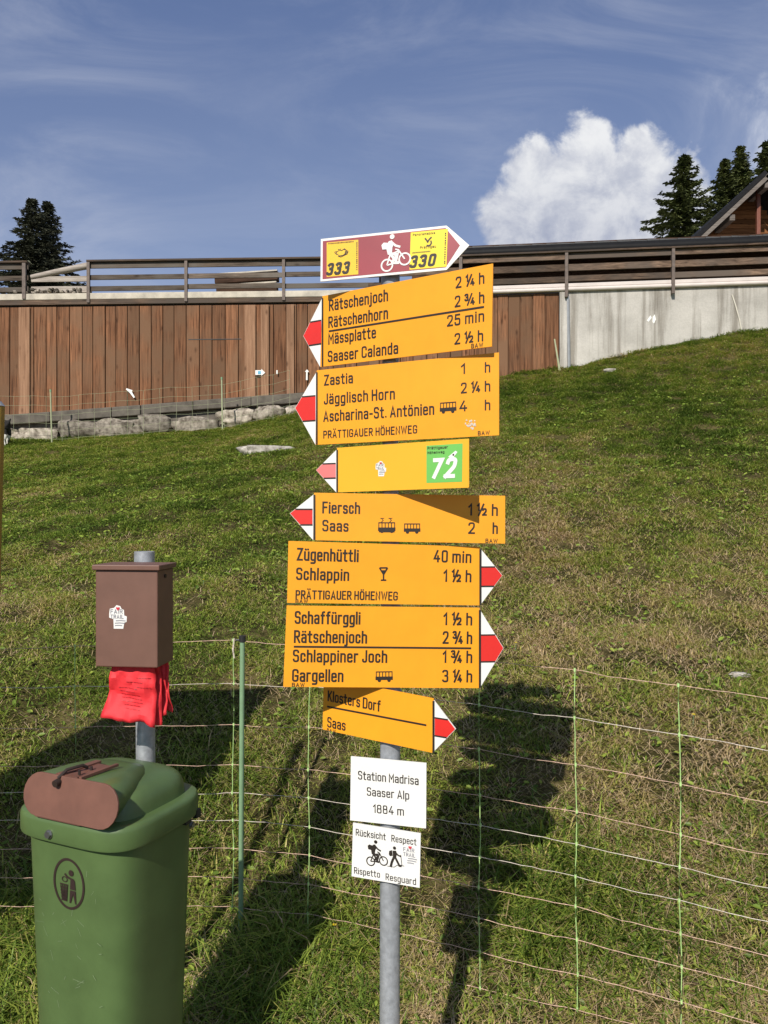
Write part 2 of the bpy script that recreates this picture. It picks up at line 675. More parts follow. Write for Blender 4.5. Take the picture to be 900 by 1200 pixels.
def hit(px, py):
    """where the line of sight through a pixel meets the slope"""
    a, b = (px - 450) / 900, (600 - py) / 900
    ds = np.linspace(1.2, 16.5, 4000)
    g = ground_z(a * ds, ds) - (EYE + b * ds)
    i = int(np.argmax(g > 0))
    d = ds[i]
    return Vector((a * d, d, float(ground_z(a * d, d))))


def grid_mesh(name, xs, ys, zf, material):
    X, Y = np.meshgrid(xs, ys)
    Z = zf(X, Y)
    co = np.stack([X, Y, Z], -1).reshape(-1, 3)
    nx, ny = len(xs), len(ys)
    i = np.arange(nx * ny).reshape(ny, nx)
    f = np.stack([i[:-1, :-1], i[:-1, 1:], i[1:, 1:], i[1:, :-1]], -1).reshape(-1, 4)
    me = D.meshes.new(name)
    me.from_pydata(co.tolist(), [], f.tolist())
    me.polygons.foreach_set('use_smooth', [True] * len(me.polygons))
    me.materials.append(material)
    o = D.objects.new(name, me)
    COL.objects.link(o)
    return o


xs = np.concatenate([[-200, -80, -40, -25, -18, -14], np.arange(-11, 11.01, .1), [14, 18, 25, 40, 80, 200]])
ys = np.concatenate([[-300, -100, -30, -10, -3, 0], np.arange(.4, 16.81, .1)])
g = grid_mesh('ground', xs, ys, ground_z, M['ground'])
tag(g, 'sloping pasture ground rising to the walls', 'ground', kind='structure')

TERR = EYE + 4.42
te = grid_mesh('terrace', [-600, -100, -30, 0, 30, 100, 600], [16.85, 30, 60, 120, 600],
               lambda X, Y: np.full_like(X, TERR), M['gravel_ground'])
tag(te, 'level terrace ground behind the retaining walls', 'ground', kind='structure')


# ------------------------------------------------------------------ grass (nobody could count it)
def field_noise(x, y, f, seed):
    r = np.random.default_rng(seed)
    out = np.zeros_like(x)
    amp = 1.0
    tot = 0
    for o in range(4):
        for k in range(4):
            an = r.uniform(0, 2 * math.pi)
            ph = r.uniform(0, 2 * math.pi)
            ff = f * 2 ** o * r.uniform(.7, 1.4)
            out += amp * np.sin(ff * (x * math.cos(an) + y * math.sin(an)) + ph)
        tot += amp * 4
        amp *= .62
    return out / (tot * .35)


def blades(name, x, y, length, width, lean, az, tint, mat_, lift=0.0):
    n = len(x)
    z = ground_z(x, y) - .004 + lift
    dx, dy = np.cos(az), np.sin(az)
    sx, sy = -dy, dx
    # three stations: root, middle, tip; leaning outwards more towards the tip
    def st(h, l):
        return x + dx * lean * length * l, y + dy * lean * length * l, z + length * h * (1 - .55 * lean * l)
    co = np.zeros((n, 5, 3))
    x1, y1, z1 = st(.55, .38)
    x2, y2, z2 = st(1.0, 1.0)
    w = width / 2
    for k, (a, b_, c, ww) in enumerate(((x, y, z, -w), (x, y, z, w), (x1, y1, z1, w * .85), (x1, y1, z1, -w * .85), (x2, y2, z2, 0 * w))):
        co[:, k, 0] = a + sx * ww
        co[:, k, 1] = b_ + sy * ww
        co[:, k, 2] = c
    base = (np.arange(n) * 5)[:, None]
    loops = np.concatenate([base + np.array([[0, 1, 2, 3]]), base + np.array([[3, 2, 4]])], 1).ravel()
    starts = np.stack([np.arange(n) * 7, np.arange(n) * 7 + 4], 1).ravel()
    totals = np.tile([4, 3], n)
    me = D.meshes.new(name)
    me.vertices.add(n * 5)
    me.vertices.foreach_set('co', co.ravel())
    me.loops.add(n * 7)
    me.loops.foreach_set('vertex_index', loops.astype(np.int32))
    me.polygons.add(n * 2)
    me.polygons.foreach_set('loop_start', starts.astype(np.int32))
    me.polygons.foreach_set('loop_total', totals.astype(np.int32))
    me.update(calc_edges=True)
    at = me.attributes.new('tint', 'FLOAT', 'POINT')
    at.data.foreach_set('value', np.repeat(tint, 5).astype(np.float32))
    me.materials.append(mat_)
    o = D.objects.new(name, me)
    COL.objects.link(o)
    return o


def dryness(x, y):
    d = .33 + .12 * field_noise(x, y, .9, 3) + .10 * field_noise(x, y, 4.0, 5)
    near = np.clip((7.5 - y) / 5.5, 0, 1)
    d += .26 * near * np.clip((x + .5) / 1.3, -.1, 1)
    d += .17 * near
    return d


def scatter(n, d0, d1, power):
    u = rng.random(n)
    k = 1 - power
    d = (d0 ** k + u * (d1 ** k - d0 ** k)) ** (1 / k)
    x = (rng.random(n) * 2 - 1) * (.62 * d + .5)
    return x, d


def make_grass():
    x, y = scatter(900000, 1.5, 15.9, .12)
    n = len(x)
    dry = dryness(x, y)
    clump = field_noise(x, y, 9.0, 21)
    keep = rng.random(n) < np.clip(.84 + .3 * clump, .55, 1)
    x, y, dry, clump = x[keep], y[keep], dry[keep], clump[keep]
    n = len(x)
    dist = y
    length = (.027 + .0026 * dist) * (0.6 + 1.0 * rng.random(n)) * (1 + .5 * clump)
    width = (.0016 + .00062 * dist) * (.7 + .6 * rng.random(n))
    lean = np.clip(.60 + .95 * rng.random(n) + .035 * dist, .5, 1.75)
    az = rng.random(n) * 2 * math.pi
    fine = field_noise(x, y, 16.0, 31)
    mid = field_noise(x, y, 2.6, 37)
    tint = np.clip(dry + .13 * fine + .08 * mid + .40 * (rng.random(n) - .5) + np.where(rng.random(n) < .08, .33, 0), .0, 1)
    o = blades('pasture_grass', x, y, length, width, lean, az, tint, M['grass'])
    tag(o, 'short mixed green and straw coloured grass covering the slope', 'grass', kind='stuff')

    # flattened dead stalks lying on the turf
    x, y = scatter(95000, 1.7, 9, .35)
    n = len(x)
    dry = dryness(x, y)
    keep = rng.random(n) < np.clip((dry - .25) * 2.2, .05, 1)
    x, y = x[keep], y[keep]
    n = len(x)
    o = blades('dead_stalks', x, y, .035 + .065 * rng.random(n), .0014 + .0008 * rng.random(n) + .0002 * y, 1.35 + .3 * rng.random(n),
               rng.random(n) * 2 * math.pi, .70 + .28 * rng.random(n), M['grass'], .008)
    tag(o, 'bleached dead stalks lying flat on the turf', 'dry grass', kind='stuff')

    # longer tufts round the fence foot and the bin
    spots = []
    for k in range(70):
        px, py = rng.uniform(560, 900), rng.uniform(960, 1200)
        h = hit(px, py)
        spots.append((h.x, h.y, .07, 40))
    for k in range(26):
        px, py = rng.uniform(590, 740), rng.uniform(1010, 1130)
        h = hit(px, py)
        spots.append((h.x, h.y, .15, 60))
    for k in range(36):
        px, py = rng.uniform(240, 440), rng.uniform(1060, 1210)
        if abs(px - 283) < 28 and py < 1125:
            continue
        h = hit(px, py)
        spots.append((h.x, h.y, .14, 60))
    for k in range(22):
        px, py = rng.uniform(-40, 60), rng.uniform(1050, 1210)
        h = hit(px, py)
        spots.append((h.x, h.y, .15, 60))
    for k in range(18):
        px, py = rng.uniform(200, 320), rng.uniform(880, 1010)
        h = hit(px, py)
        spots.append((h.x, h.y, .12, 50))
    for k in range(90):
        px, py = rng.uniform(-60, 960), rng.uniform(800, 1200)
        h = hit(px, py)
        spots.append((h.x, h.y, .08, 30))
    X, Y, LN, T = [], [], [], []
    for (sx, sy, ln, cnt) in spots:
        r = .035 + .25 * ln
        X.append(sx + rng.normal(0, r, cnt))
        Y.append(sy + rng.normal(0, r, cnt))
        LN.append(ln * (.55 + .9 * rng.random(cnt)))
        t0 = rng.uniform(.0, .42)
        T.append(np.clip(t0 + .3 * (rng.random(cnt) - .5) + np.where(rng.random(cnt) < .14, .35, 0), .02, 1))
    X, Y, LN, T = map(np.concatenate, (X, Y, LN, T))
    n = len(X)
    o = blades('long_grass', X, Y, LN, .0036 + .0034 * rng.random(n), .55 + .9 * rng.random(n), rng.random(n) * 2 * math.pi, T, M['grass'])
    tag(o, 'longer tufts of grass along the fence foot and around the bin', 'grass', kind='stuff')

    # broad leaves of clover, plantain and dandelion
    x, y = [], []
    for k in range(900):
        cx, cy = scatter(1, 1.8, 11.5, .3)
        c = rng.integers(6, 22)
        s = .05 + .02 * cy[0]
        x.append(cx + rng.normal(0, s, c))
        y.append(cy + rng.normal(0, s, c))
    x, y = np.concatenate(x), np.concatenate(y)
    n = len(x)
    me_v, me_f, tt = [], [], []
    z = ground_z(x, y)
    for i in range(n):
        s = (.0065 + .0012 * y[i]) * random.uniform(.6, 1.4)
        el = random.uniform(1.0, 1.45)
        an = random.uniform(0, 6.283)
        up = Vector((random.uniform(-.6, .6), random.uniform(-.9, .4), 1)).normalized()
        u = Vector((math.cos(an), math.sin(an), 0))
        u = (u - up * u.dot(up)).normalized()
        w = up.cross(u)
        c = Vector((x[i], y[i], z[i] + .012 + random.random() * .028))
        o0 = len(me_v)
        for (a, b_) in ((-1, 0), (-.5, .55), (.35, .6), (1, 0), (.35, -.6), (-.5, -.55)):
            q = c + u * (a * s * el) + w * (b_ * s) - up * (.25 * s * a * a)
            me_v.append(tuple(q))
        me_f.append((o0, o0 + 1, o0 + 2, o0 + 3))
        me_f.append((o0, o0 + 3, o0 + 4, o0 + 5))
        t = random.uniform(.02, .42)
        tt += [t] * 6
    me = D.meshes.new('broad_leaf_weeds')
    me.from_pydata(me_v, [], me_f)
    at = me.attributes.new('tint', 'FLOAT', 'POINT')
    at.data.foreach_set('value', tt)
    me.materials.append(M['grass'])
    o = D.objects.new('broad_leaf_weeds', me)
    COL.objects.link(o)
    tag(o, 'small broad leaved weeds and clover among the grass', 'weeds', kind='stuff')


make_grass()

# ------------------------------------------------------------------ the walls at the top of the slope
Z_PLANK = 4.30                       # top of the boards, above eye level


def wall_d(px, side):
    h = (240 + 5.2 * px / 470) if side == 'l' else (249.3 + (px - 430) * .0334)
    return 900 * Z_PLANK / h


def W(px, z, side, off=0.0):
    """point on the wall face in line with photo column px, height z above eye, off metres nearer the camera"""
    d = wall_d(px, side)
    p = Vector(((px - 450) / 900 * d, d, EYE + z))
    return p + WN[side] * off


WN = {'l': Vector((0, 0, 0)), 'r': Vector((0, 0, 0))}
for s_ in ('l', 'r'):
    a_, b_ = W(0, 0, s_), W(900, 0, s_)
    t_ = (b_ - a_).normalized()
    WN[s_] = Vector((t_.y, -t_.x, 0))


def zc(px):
    """height above eye of the stone wall's coping / foot of the boards on the left"""
    return 2.01 + (px / 345) * .42


def slab(mb, px0, px1, z0, z1, side, f0, f1, tint=.5):
    """solid strip along the wall between columns, heights and offsets f0 (front) to f1 (back); z may be functions"""
    zf = lambda z, p: z(p) if callable(z) else z
    a = [W(px0, zf(z0, px0), side, f0), W(px1, zf(z0, px1), side, f0), W(px1, zf(z1, px1), side, f0), W(px0, zf(z1, px0), side, f0)]
    b = [W(px0, zf(z0, px0), side, f1), W(px1, zf(z0, px1), side, f1), W(px1, zf(z1, px1), side, f1), W(px0, zf(z1, px0), side, f1)]
    mb.hexa(a, b, tint)


# board wall, left stretch and the short stretch right of the signpost
def board_wall(name, label, px0, px1, side, zlow, battens, hatch=None):
    root = empty(name, W((px0 + px1) / 2, zlow((px0 + px1) / 2), side), label, 'wall')
    mb = MB()
    p = px0
    while p < px1 - 2:
        w = random.uniform(12.2, 15.6)
        if px1 - p - w < 6:
            w = px1 - p
        q = p + w
        dz = random.uniform(-.02, .03)
        off = random.uniform(0, .014)
        slab(mb, p + .5, q - .5, lambda t: zlow(t) + dz, Z_PLANK - .01, side, off, -.05, random.random())
        p = q
    slab(mb, px0, px1, lambda t: zlow(t) + .03, Z_PLANK - .03, side, -.04, -.2, .05)
    mb.build('boards', M['planks'], root)
    for (b0, b1, k) in battens:
        m2 = MB()
        slab(m2, b0, b1, lambda t: zlow(t) - .02, Z_PLANK - .02, side, .05, .015, k)
        m2.build('batten', M['batten'], root, bevel=.008)
    if hatch:
        m3 = MB()
        for (h0, h1, za, zb_) in hatch:
            slab(m3, h0, h1, za, zb_, side, .0165, .012, 0)
        m3.build('seam', M['cap_black'], root)
    return root


zl = lambda px: zc(px)
board_wall('board_wall', 'long red brown wall of upright boards standing on the boulder base', -420, 470, 'l', zl,
           [(23, 36, .7), (287, 300, .75), (306, 315.5, .55), (336, 345, .2)],
           [(221, 283, 3.575, 3.59)])
board_wall('board_wall', 'short red brown board wall between yellow signs and concrete wall', 432, 655, 'r', lambda px: 2.2, [])

# flashing and cap strips
cp = MB()
slab(cp, -420, 470, 4.43, 4.56, 'l', .06, -.35, .5)
f_ = cp.build('cream_cap_strip', M['flashing'], None, bevel=.01)
tag(f_, 'cream metal cap strip along the top of the long board wall', 'cap strip')
cp = MB()
slab(cp, -420, 470, 4.33, 4.428, 'l', .05, -.25, .35)
f_ = cp.build('ledger_board', M['rail_dark'], None)
tag(f_, 'weathered wooden beam under the cream cap strip', 'beam')

# boulder base wall
sw = empty('boulder_wall', W(170, 1.7, 'l', .1), 'low wall of rough boulders under a grey coping', 'stone wall')
mb = MB()
px = -420
while px < 430:
    w = random.uniform(30, 75)
    q = min(430, px + w)
    j = random.uniform(-.015, .015)
    slab(mb, px + .3, q - .3, lambda t: zc(t) - .20 + j, lambda t: zc(t) + j * .5, 'l', .16 + random.uniform(-.02, .02), -.2, random.random())
    px = q
mb.build('coping', M['coping'], sw, bevel=.015)
mb = MB()
slab(mb, -420, 430, lambda t: zc(t) - 1.2, lambda t: zc(t) - .21, 'l', .02, -.25, .1)
mb.build('mortar_core', M['coping'], sw)


def boulder_mesh(c, sx, sy, sz, seed, n=3):
    import bmesh
    from mathutils import noise
    bm = bmesh.new()
    bmesh.ops.create_icosphere(bm, subdivisions=n, radius=1)
    vs, fs = [], []
    o = Vector((seed * 3.1, seed * 1.7, seed * .9))
    for v in bm.verts:
        p = v.co.copy()
        # squared-off block with rough faces
        q = Vector((math.copysign(abs(p.x) ** .62, p.x), math.copysign(abs(p.y) ** .7, p.y), math.copysign(abs(p.z) ** .62, p.z)))
        k = 1 + .36 * noise.noise(p * 1.2 + o) + .22 * noise.noise(p * 2.6 + o) + .09 * noise.noise(p * 7 + o)
        q = q * k
        vs.append(Vector((c[0] + q.x * sx, c[1] + q.y * sy, c[2] + q.z * sz)))
    fs = [tuple(v.index for v in f.verts) for f in bm.faces]
    bm.free()
    return vs, fs


px = -60
i = 0
bl = [(22, 74, .50, .18), (76, 120, .42, .2), (120, 168, .45, .2), (168, 206, .42, .2), (206, 257, .52, .18), (258, 300, .40, .17), (302, 336, .38, .17), (337, 372, .40, .16),
      (-30, 22, .45, .2), (-90, -30, .45, .2), (40, 80, .8, .12), (82, 116, .74, .12), (128, 166, .74, .11), (176, 214, .74, .10), (372, 420, .4, .16), (-150, -90, .5, .2)]
for (b0, b1, dz, hz) in bl:
    c = W((b0 + b1) / 2, zc((b0 + b1) / 2) - dz, 'l', .12)
    half = (b1 - b0) / 2 * 16 / 900 * 1.04
    m_ = MB()
    vs, fs = boulder_mesh(c, half, .16, hz, i + 1)
    m_.add(vs, fs, [.9, .35, .5, .3, .55, 1.0, .6, .8][i % 8])
    m_.build('boulder', M['boulder'], sw, smooth=50)
    i += 1

# concrete wall on the right
cw = empty('concrete_wall', W(780, 3.0, 'r'), 'pale streaked concrete retaining wall on the right', 'wall')
mb = MB()
slab(mb, 656, 1400, 2.0, 4.31, 'r', .03, -.35)
mb.build('wall_panel', M['concrete'], cw)
mb = MB()
slab(mb, 655.5, 664, 2.0, 4.33, 'r', .07, .031)
mb.build('pilaster', M['concrete'], cw)
mb = MB()
for (a, b_) in (((757.5, 376), (761, 370)), ((764, 378), (766, 369))):
    d = wall_d(762, 'r')
    z0, z1 = (600 - a[1]) / 900 * d, (600 - b_[1]) / 900 * d
    poly = [W(a[0], z0, 'r', .033), W(a[0] + 2, z0 - .03, 'r', .033), W(b_[0] + 2.2, z0 + .05, 'r', .033), W(b_[0] + .8, z1, 'r', .033), W(b_[0] - 1.5, z1 - .05, 'r', .033)]
    mb = MB()
    mb.prism(poly, WN['r'] * .004)
    mb.build('paint_patch', M['white'], cw)
mb = MB()
mb.tube([W(857, 4.14, 'r', .05), W(861, 3.93, 'r', .05), W(865.5, 3.66, 'r', .05), W(868.5, 3.4, 'r', .05)], .012, 6)
mb.build('hanging_cord', M['scrape'], cw)
mb = MB()
mb.tube([W(665, 4.2, 'r', .08), W(665.5, 3.6, 'r', .08), W(666.5, 2.7, 'r', .08)], .03, 6)
mb.build('drain_pipe', M['alu'], cw)
# pale handrail-like pipe along the right wall top
mb = MB()
slab(mb, 430, 1400, 4.385, 4.455, 'r', .09, -.12)
mb.tube([W(430, 4.345, 'r', .07), W(1400, 4.345, 'r', .07)], .042, 10)
o = mb.build('pale_cap_strip', M['pipe'], None, bevel=.008)
tag(o, 'whitish double cap strip along the top of the concrete wall', 'cap strip')


# railings
def railing(name, label, side, posts, rails, cap, px0, px1, matr, post_w, zlow, f):
    root = empty(name, W((px0 + px1) / 2, 4.5, side, f), label, 'railing', 'wooden railings on the walls')
    for k, (z0, z1) in enumerate(rails):
        ps = [px0] + [p for p in posts if px0 < p < px1] + [px1]
        m_ = MB()
        for a, b_ in zip(ps[:-1], ps[1:]):
            j = random.uniform(-.012, .012)
            slab(m_, a + .15, b_ - .15, z0 + j, z1 + j, side, f, f - .035, random.random())
        m_.build('rail', matr, root, bevel=.004)
    m_ = MB()
    slab(m_, px0, px1, cap[0], cap[1], side, f + .06, f - .10, .12)
    m_.build('handrail', M['rail_dark'], root, bevel=.004)
    for p in posts:
        m_ = MB()
        w = post_w / 2
        slab(m_, p - w, p + w, zlow, cap[0] - .002, side, f + .05, f + .003, .5)
        slab(m_, p - w, p - w + .8, zlow, cap[0] - .002, side, f + .002, f - .05, .4)
        m_.build('post', M['metal_post'], root)
    return root


railing('wooden_railing', 'three board wooden railing over the long board wall', 'l', [105, 219, 333, 446], [(5.08, 5.19), (4.85, 4.95), (4.62, 4.72)],
        (5.205, 5.245), 103, 470, M['rail'], 3.4, 4.36, .03)
railing('wooden_railing', 'railing end piece at the far left before the sloping log', 'l', [-310, -196, -82, 30], [(5.08, 5.19), (4.85, 4.95), (4.62, 4.72)],
        (5.205, 5.245), -420, 34, M['rail'], 4.0, 4.45, .03)
railing('wooden_railing', 'dark board railing above the concrete wall', 'r', [540, 663, 787, 911, 1035], [(4.92, 5.03), (4.70, 4.83), (4.49, 4.60)],
        (5.042, 5.075), 432, 1100, M['rail_dark'], 3.6, 4.18, .10)
# loose log and two rails bridging the gap at the left
lg = empty('gap_barrier', W(65, 4.6, 'l'), 'sloping grey log and two planks closing the railing gap', 'barrier')
m_ = MB()
m_.tube([W(36, 4.93, 'l', -.03), W(70, 5.05, 'l', -.03), W(104, 5.16, 'l', -.03)], [.05, .062, .072], 10)
m_.build('log', M['grey_log'], lg, smooth=60)
for (z0, z1) in ((4.83, 4.94), (4.60, 4.73)):
    m_ = MB()
    slab(m_, 36, 101.5, z0, z1, 'l', -.02, -.06, random.random())
    m_.build('plank', M['grey_log'], lg)

# gravel heap at the gap
vs_, fs_ = [], []
m_ = MB()
for k in range(150):
    p = W(random.uniform(18, 104), 4.57 + random.random() * .10, 'l', random.uniform(-.5, .05))
    s = random.uniform(.02, .05)
    v, f = boulder_mesh(p, s, s, s * .8, k, 1)
    m_.add(v, f, random.random())
o = m_.build('gravel', M['boulder'], None)
tag(o, 'small heap of crushed stone on the wall edge', 'gravel', kind='stuff')

# stacked benches behind the railing
bs = empty('stacked_bench', W(279, 4.56, 'l', -.9), 'dark stacked bench boards with pale edges behind the railing', 'bench')
for k, (z, h, t) in enumerate(((5.12, .17, .1), (4.87, .17, .12), (4.66, .10, .0))):
    m_ = MB()
    a, b_ = W(240 + k * 2, z - .05, 'l', -.9), W(317 - k, z + .02, 'l', -.9)
    m_.beam(a, b_, .25, h, t)
    bd_ = m_.build('board', M['shed_wood'], bs)
    m_ = MB()
    m_.beam(a + Vector((0, -.02, h / 2 + .016)), b_ + Vector((0, -.02, h / 2 + .016)), .27, .03, .9)
    m_.build('edge_strip', M['flashing'], bd_)
for p in (248, 309):
    m_ = MB()
    m_.beam(W(p, 4.42, 'l', -1.0), W(p, 5.05, 'l', -1.0), .08, .08, .2, Vector((1, 0, 0)))
    m_.build('leg', M['shed_wood'], bs)

# small white markers on the board wall
def marker(name, label, polys, mats, cat):
    d = wall_d(200, 'l')
    root = empty(name, W(polys[0][0][0], (600 - polys[0][0][1]) / 900 * d, 'l', .08), label, cat)
    for k, (poly, mm, nm) in enumerate(zip(polys, mats, ('plate', 'stripe', 'stripe'))):
        m2 = MB()
        pts = [W(x, (600 - y) / 900 * wall_d(x, 'l'), 'l', .062 + .006 * k) for x, y in poly]
        m2.prism(pts, WN['l'] * .005)
        m2.build(nm, M[mm], root)


marker('arrow_marker', 'small white arrow marker with blue band on the pale battens', [[(300, 434.5), (307, 434.5), (307, 433), (311.5, 437.4), (307, 441), (307, 440), (300, 440)], [(303, 435.5), (306.5, 435.5), (306.5, 439), (303, 439)]], ['white', 'blue'], 'marker')
marker('bent_marker', 'bent white strip stuck low on the brown boards', [[(149.5, 455.5), (156.5, 457.8), (156, 460), (159.5, 466), (158, 467), (153.5, 461), (149, 457)]], ['white'], 'marker')
marker('white_tag', 'tiny white tag beside the arrow marker on the boards', [[(324.5, 434.5), (326, 434.5), (326, 439), (324.5, 439)]], ['white'], 'tag')
marker('upright_marker', 'small white upward arrow marker left of the second sign', [[(358, 436), (360.3, 433.5), (362.5, 436), (361, 437), (361, 446), (359, 446), (359.3, 437)]], ['white'], 'marker')

# long low shed behind the right railing
sh = empty('long_shed', W(800, 4.42, 'r', -2.6), 'long low dark timber shed with black eaves gutter', 'shed')
m_ = MB()
for k in range(9):
    z = 4.40 + k * .2
    slab(m_, 470, 1400, z, z + .19, 'r', -2.6 - .01 * (k % 2), -2.75, random.random())
m_.build('wall', M['shed_wood'], sh)
m_ = MB()


def WS(px, py, off):
    """point on the shed eaves plane seen at photo pixel"""
    a_, b_ = W(0, 0, 'r', off), W(900, 0, 'r', off)
    t = (b_ - a_)
    k = (px - 450) / 900
    s = (k * a_.y - a_.x) / (t.x - k * t.y)
    p = a_ + t * s
    p.z = EYE + (600 - py) / 900 * p.y
    return p


e0, e1 = WS(515, 285.5, -1.6), WS(1400, 274, -1.6)
zt = WS(700, 284.2, -1.6).z
e0.z = e1.z = zt
bk = -WN['r'] * 5 + Vector((0, 0, .55))
bk0 = -WN['r'] * 5 + Vector((0, 0, .40))
m_.hexa([e0, e1, e1 + bk, e0 + bk], [e0 - Vector((0, 0, .09)), e1 - Vector((0, 0, .09)), e1 + bk0, e0 + bk0])
m_.build('roof', M['roof_black'], sh)
m_ = MB()
gz = Vector((0, 0, -.165))
m_.tube([e0 + gz + WN['r'] * .08, e1 + gz + WN['r'] * .09], .105, 12)
m_.build('gutter', M['gutter'], sh, smooth=60)
m_ = MB()
tdir = (e1 - e0).normalized()
L_ = (e1 - e0).length
k = 0.1
while k < L_:
    w = random.uniform(.06, .3)
    m_.box(e0 + tdir * (k + w / 2) + Vector((0, 0, .012 + random.uniform(0, .012))) - WN['r'] * .06, (w + .01, .05, .03), random.random())
    k += w
m_.build('eaves_strip', M['ridge_grey'], sh)
# orange-brown rafter feet and pale sill showing under the rails
m_ = MB()
slab(m_, 440, 1400, 4.44, 4.50, 'r', -.4, -.6)
o = m_.build('pale_kerb', M['concrete'], None)
tag(o, 'pale concrete kerb between the dark railing and the shed', 'kerb')
for p in (585, 642, 686, 728, 770, 815, 856, 899):
    m_ = MB()
    slab(m_, p - 3.2, p + 3.2, 4.45, 4.52, 'r', -.2, -.38, random.random())
    o = m_.build('timber_block', M['batten'], None)
    tag(o, 'small orange brown timber block on the kerb under the railing', 'block', 'timber blocks under the dark railing')


# ------------------------------------------------------------------ spruces
def spruce(tip, base_z, spread, seed, matn, label, lean=0.0, dense=1.0):
    r = np.random.default_rng(seed)
    H = tip.z - base_z
    root = empty('spruce_tree', (tip.x, tip.y, base_z), label, 'tree', 'spruce trees on the skyline')
    mt = MB()
    mt.tube([(tip.x, tip.y, base_z), (tip.x, tip.y, base_z + H * .5), (tip.x, tip.y, tip.z - .2)], [.28, .17, .02], 8)
    mt.build('trunk', M['trunk'], root)
    V, T = [], []
    h = .05
    while h < H * .97:
        vis = h < 11
        # branch length grows downwards unevenly
        ln = spread * (h ** .82) * r.uniform(.6, 1.35) + .14
        nb = int(r.integers(5, 8)) if vis else 4
        a0 = r.uniform(0, 6.28)
        for b in range(nb):
            an = a0 + b * 6.283 / nb + r.normal(0, .25)
            bl_ = ln * r.uniform(.6, 1.18)
            droop = r.uniform(.12, .34) + .02 * h
            ns = max(3, int(bl_ / (.16 if vis else .45)))
            tb = r.uniform(.2, .8)
            for s in range(ns):
                f = (s + r.uniform(.2, .9)) / ns
                rad = bl_ * f
                cz = tip.z - h - bl_ * droop * (f ** 1.3) + .22 * bl_ * f ** 3
                cx = tip.x + math.cos(an) * rad
                cy = tip.y + math.sin(an) * rad
                ncl = (8 if vis else 2)
                for q in range(ncl):
                    # short needle spray: a slim bent quad
                    dirn = an + r.normal(0, .75)
                    l2 = r.uniform(.14, .34) * (1 if vis else 2.2)
                    w2 = l2 * r.uniform(.22, .42)
                    up = r.uniform(-.45, .28)
                    ux, uy, uz = math.cos(dirn), math.sin(dirn), up
                    sx, sy = -math.sin(dirn), math.cos(dirn)
                    jx, jy, jz = r.normal(0, .05, 3)
                    roll = r.uniform(-.8, .8)
                    p0 = (cx + jx, cy + jy, cz + jz)
                    V.append((p0[0] - sx * w2, p0[1] - sy * w2, p0[2] - roll * w2))
                    V.append((p0[0] + sx * w2, p0[1] + sy * w2, p0[2] + roll * w2))
                    V.append((p0[0] + ux * l2 + sx * w2 * .3, p0[1] + uy * l2 + sy * w2 * .3, p0[2] + uz * l2))
                    V.append((p0[0] + ux * l2 - sx * w2 * .3, p0[1] + uy * l2 - sy * w2 * .3, p0[2] + uz * l2 - .03))
                    tq = min(1, max(0, tb + r.normal(0, .2)))
                    T += [tq] * 4
        h += r.uniform(.16, .30) if vis else .55
    m_ = MB()
    m_.v = V
    m_.f = [(i, i + 1, i + 2, i + 3) for i in range(0, len(V), 4)]
    m_.t = T
    m_.build('crown', M[matn], root)
    return root


TB = TERR
spruce(P(38, 234, 58), TB, .54, 1, 'needles_dark', 'dark spruce at the far left, taller of the twin tops')
spruce(P(57, 238, 60), TB, .62, 2, 'needles_dark', 'dark spruce at the far left, right one of the twin tops')
spruce(P(803, 183, 58), TB, .62, 3, 'needles', 'broad green spruce standing in front of the cloud')
spruce(P(850, 188, 64), TB, .50, 4, 'needles', 'slim spruce just left of the tallest one behind the chalet roof')
spruce(P(868, 173, 66), TB, .54, 5, 'needles', 'spruce with pointed top behind the middle of the chalet roof')
spruce(P(899, 167, 62), TB, .52, 6, 'needles', 'spruce cut by the right picture edge above the chalet ridge')

# ------------------------------------------------------------------ chalet
ch = empty('chalet', (P(897, 300, 33).x, 33, TERR), 'brown timber chalet with dark pitched roof at the right edge', 'house')
apex = P(900, 203, 30)
eave = P(812, 285, 30)
sl = (eave - apex)
eave = apex + sl * 1.02
mir = lambda p: Vector((2 * apex.x - p.x, p.y, p.z))
back = Vector((0, 10, 0))
nrm = Vector((sl.z, 0, -sl.x)).normalized()
if nrm.z < 0:
    nrm = -nrm
m_ = MB()
th = nrm * .17
m_.hexa([apex, eave, eave + back, apex + back], [apex + th, eave + th, eave + back + th, apex + back + th])
a2, e2 = mir(apex), mir(eave)
th2 = Vector((-th.x, 0, th.z))
m_.hexa([a2 + Vector((.004, 0, 0)), e2, e2 + back, a2 + back], [a2 + th2, e2 + th2, e2 + back + th2, a2 + back + th2])
m_.build('roof', M['roof_black'], ch)
m_ = MB()
for mm in (lambda p: p, mir):
    q = [apex - nrm * .02, eave - nrm * .02, eave - nrm * .17, apex - nrm * .17]
    m_.prism([mm(p) + Vector((0, -.03, 0)) for p in q], Vector((0, .06, 0)), .6)
m_.build('barge_board', M['chalet_grey'], ch)
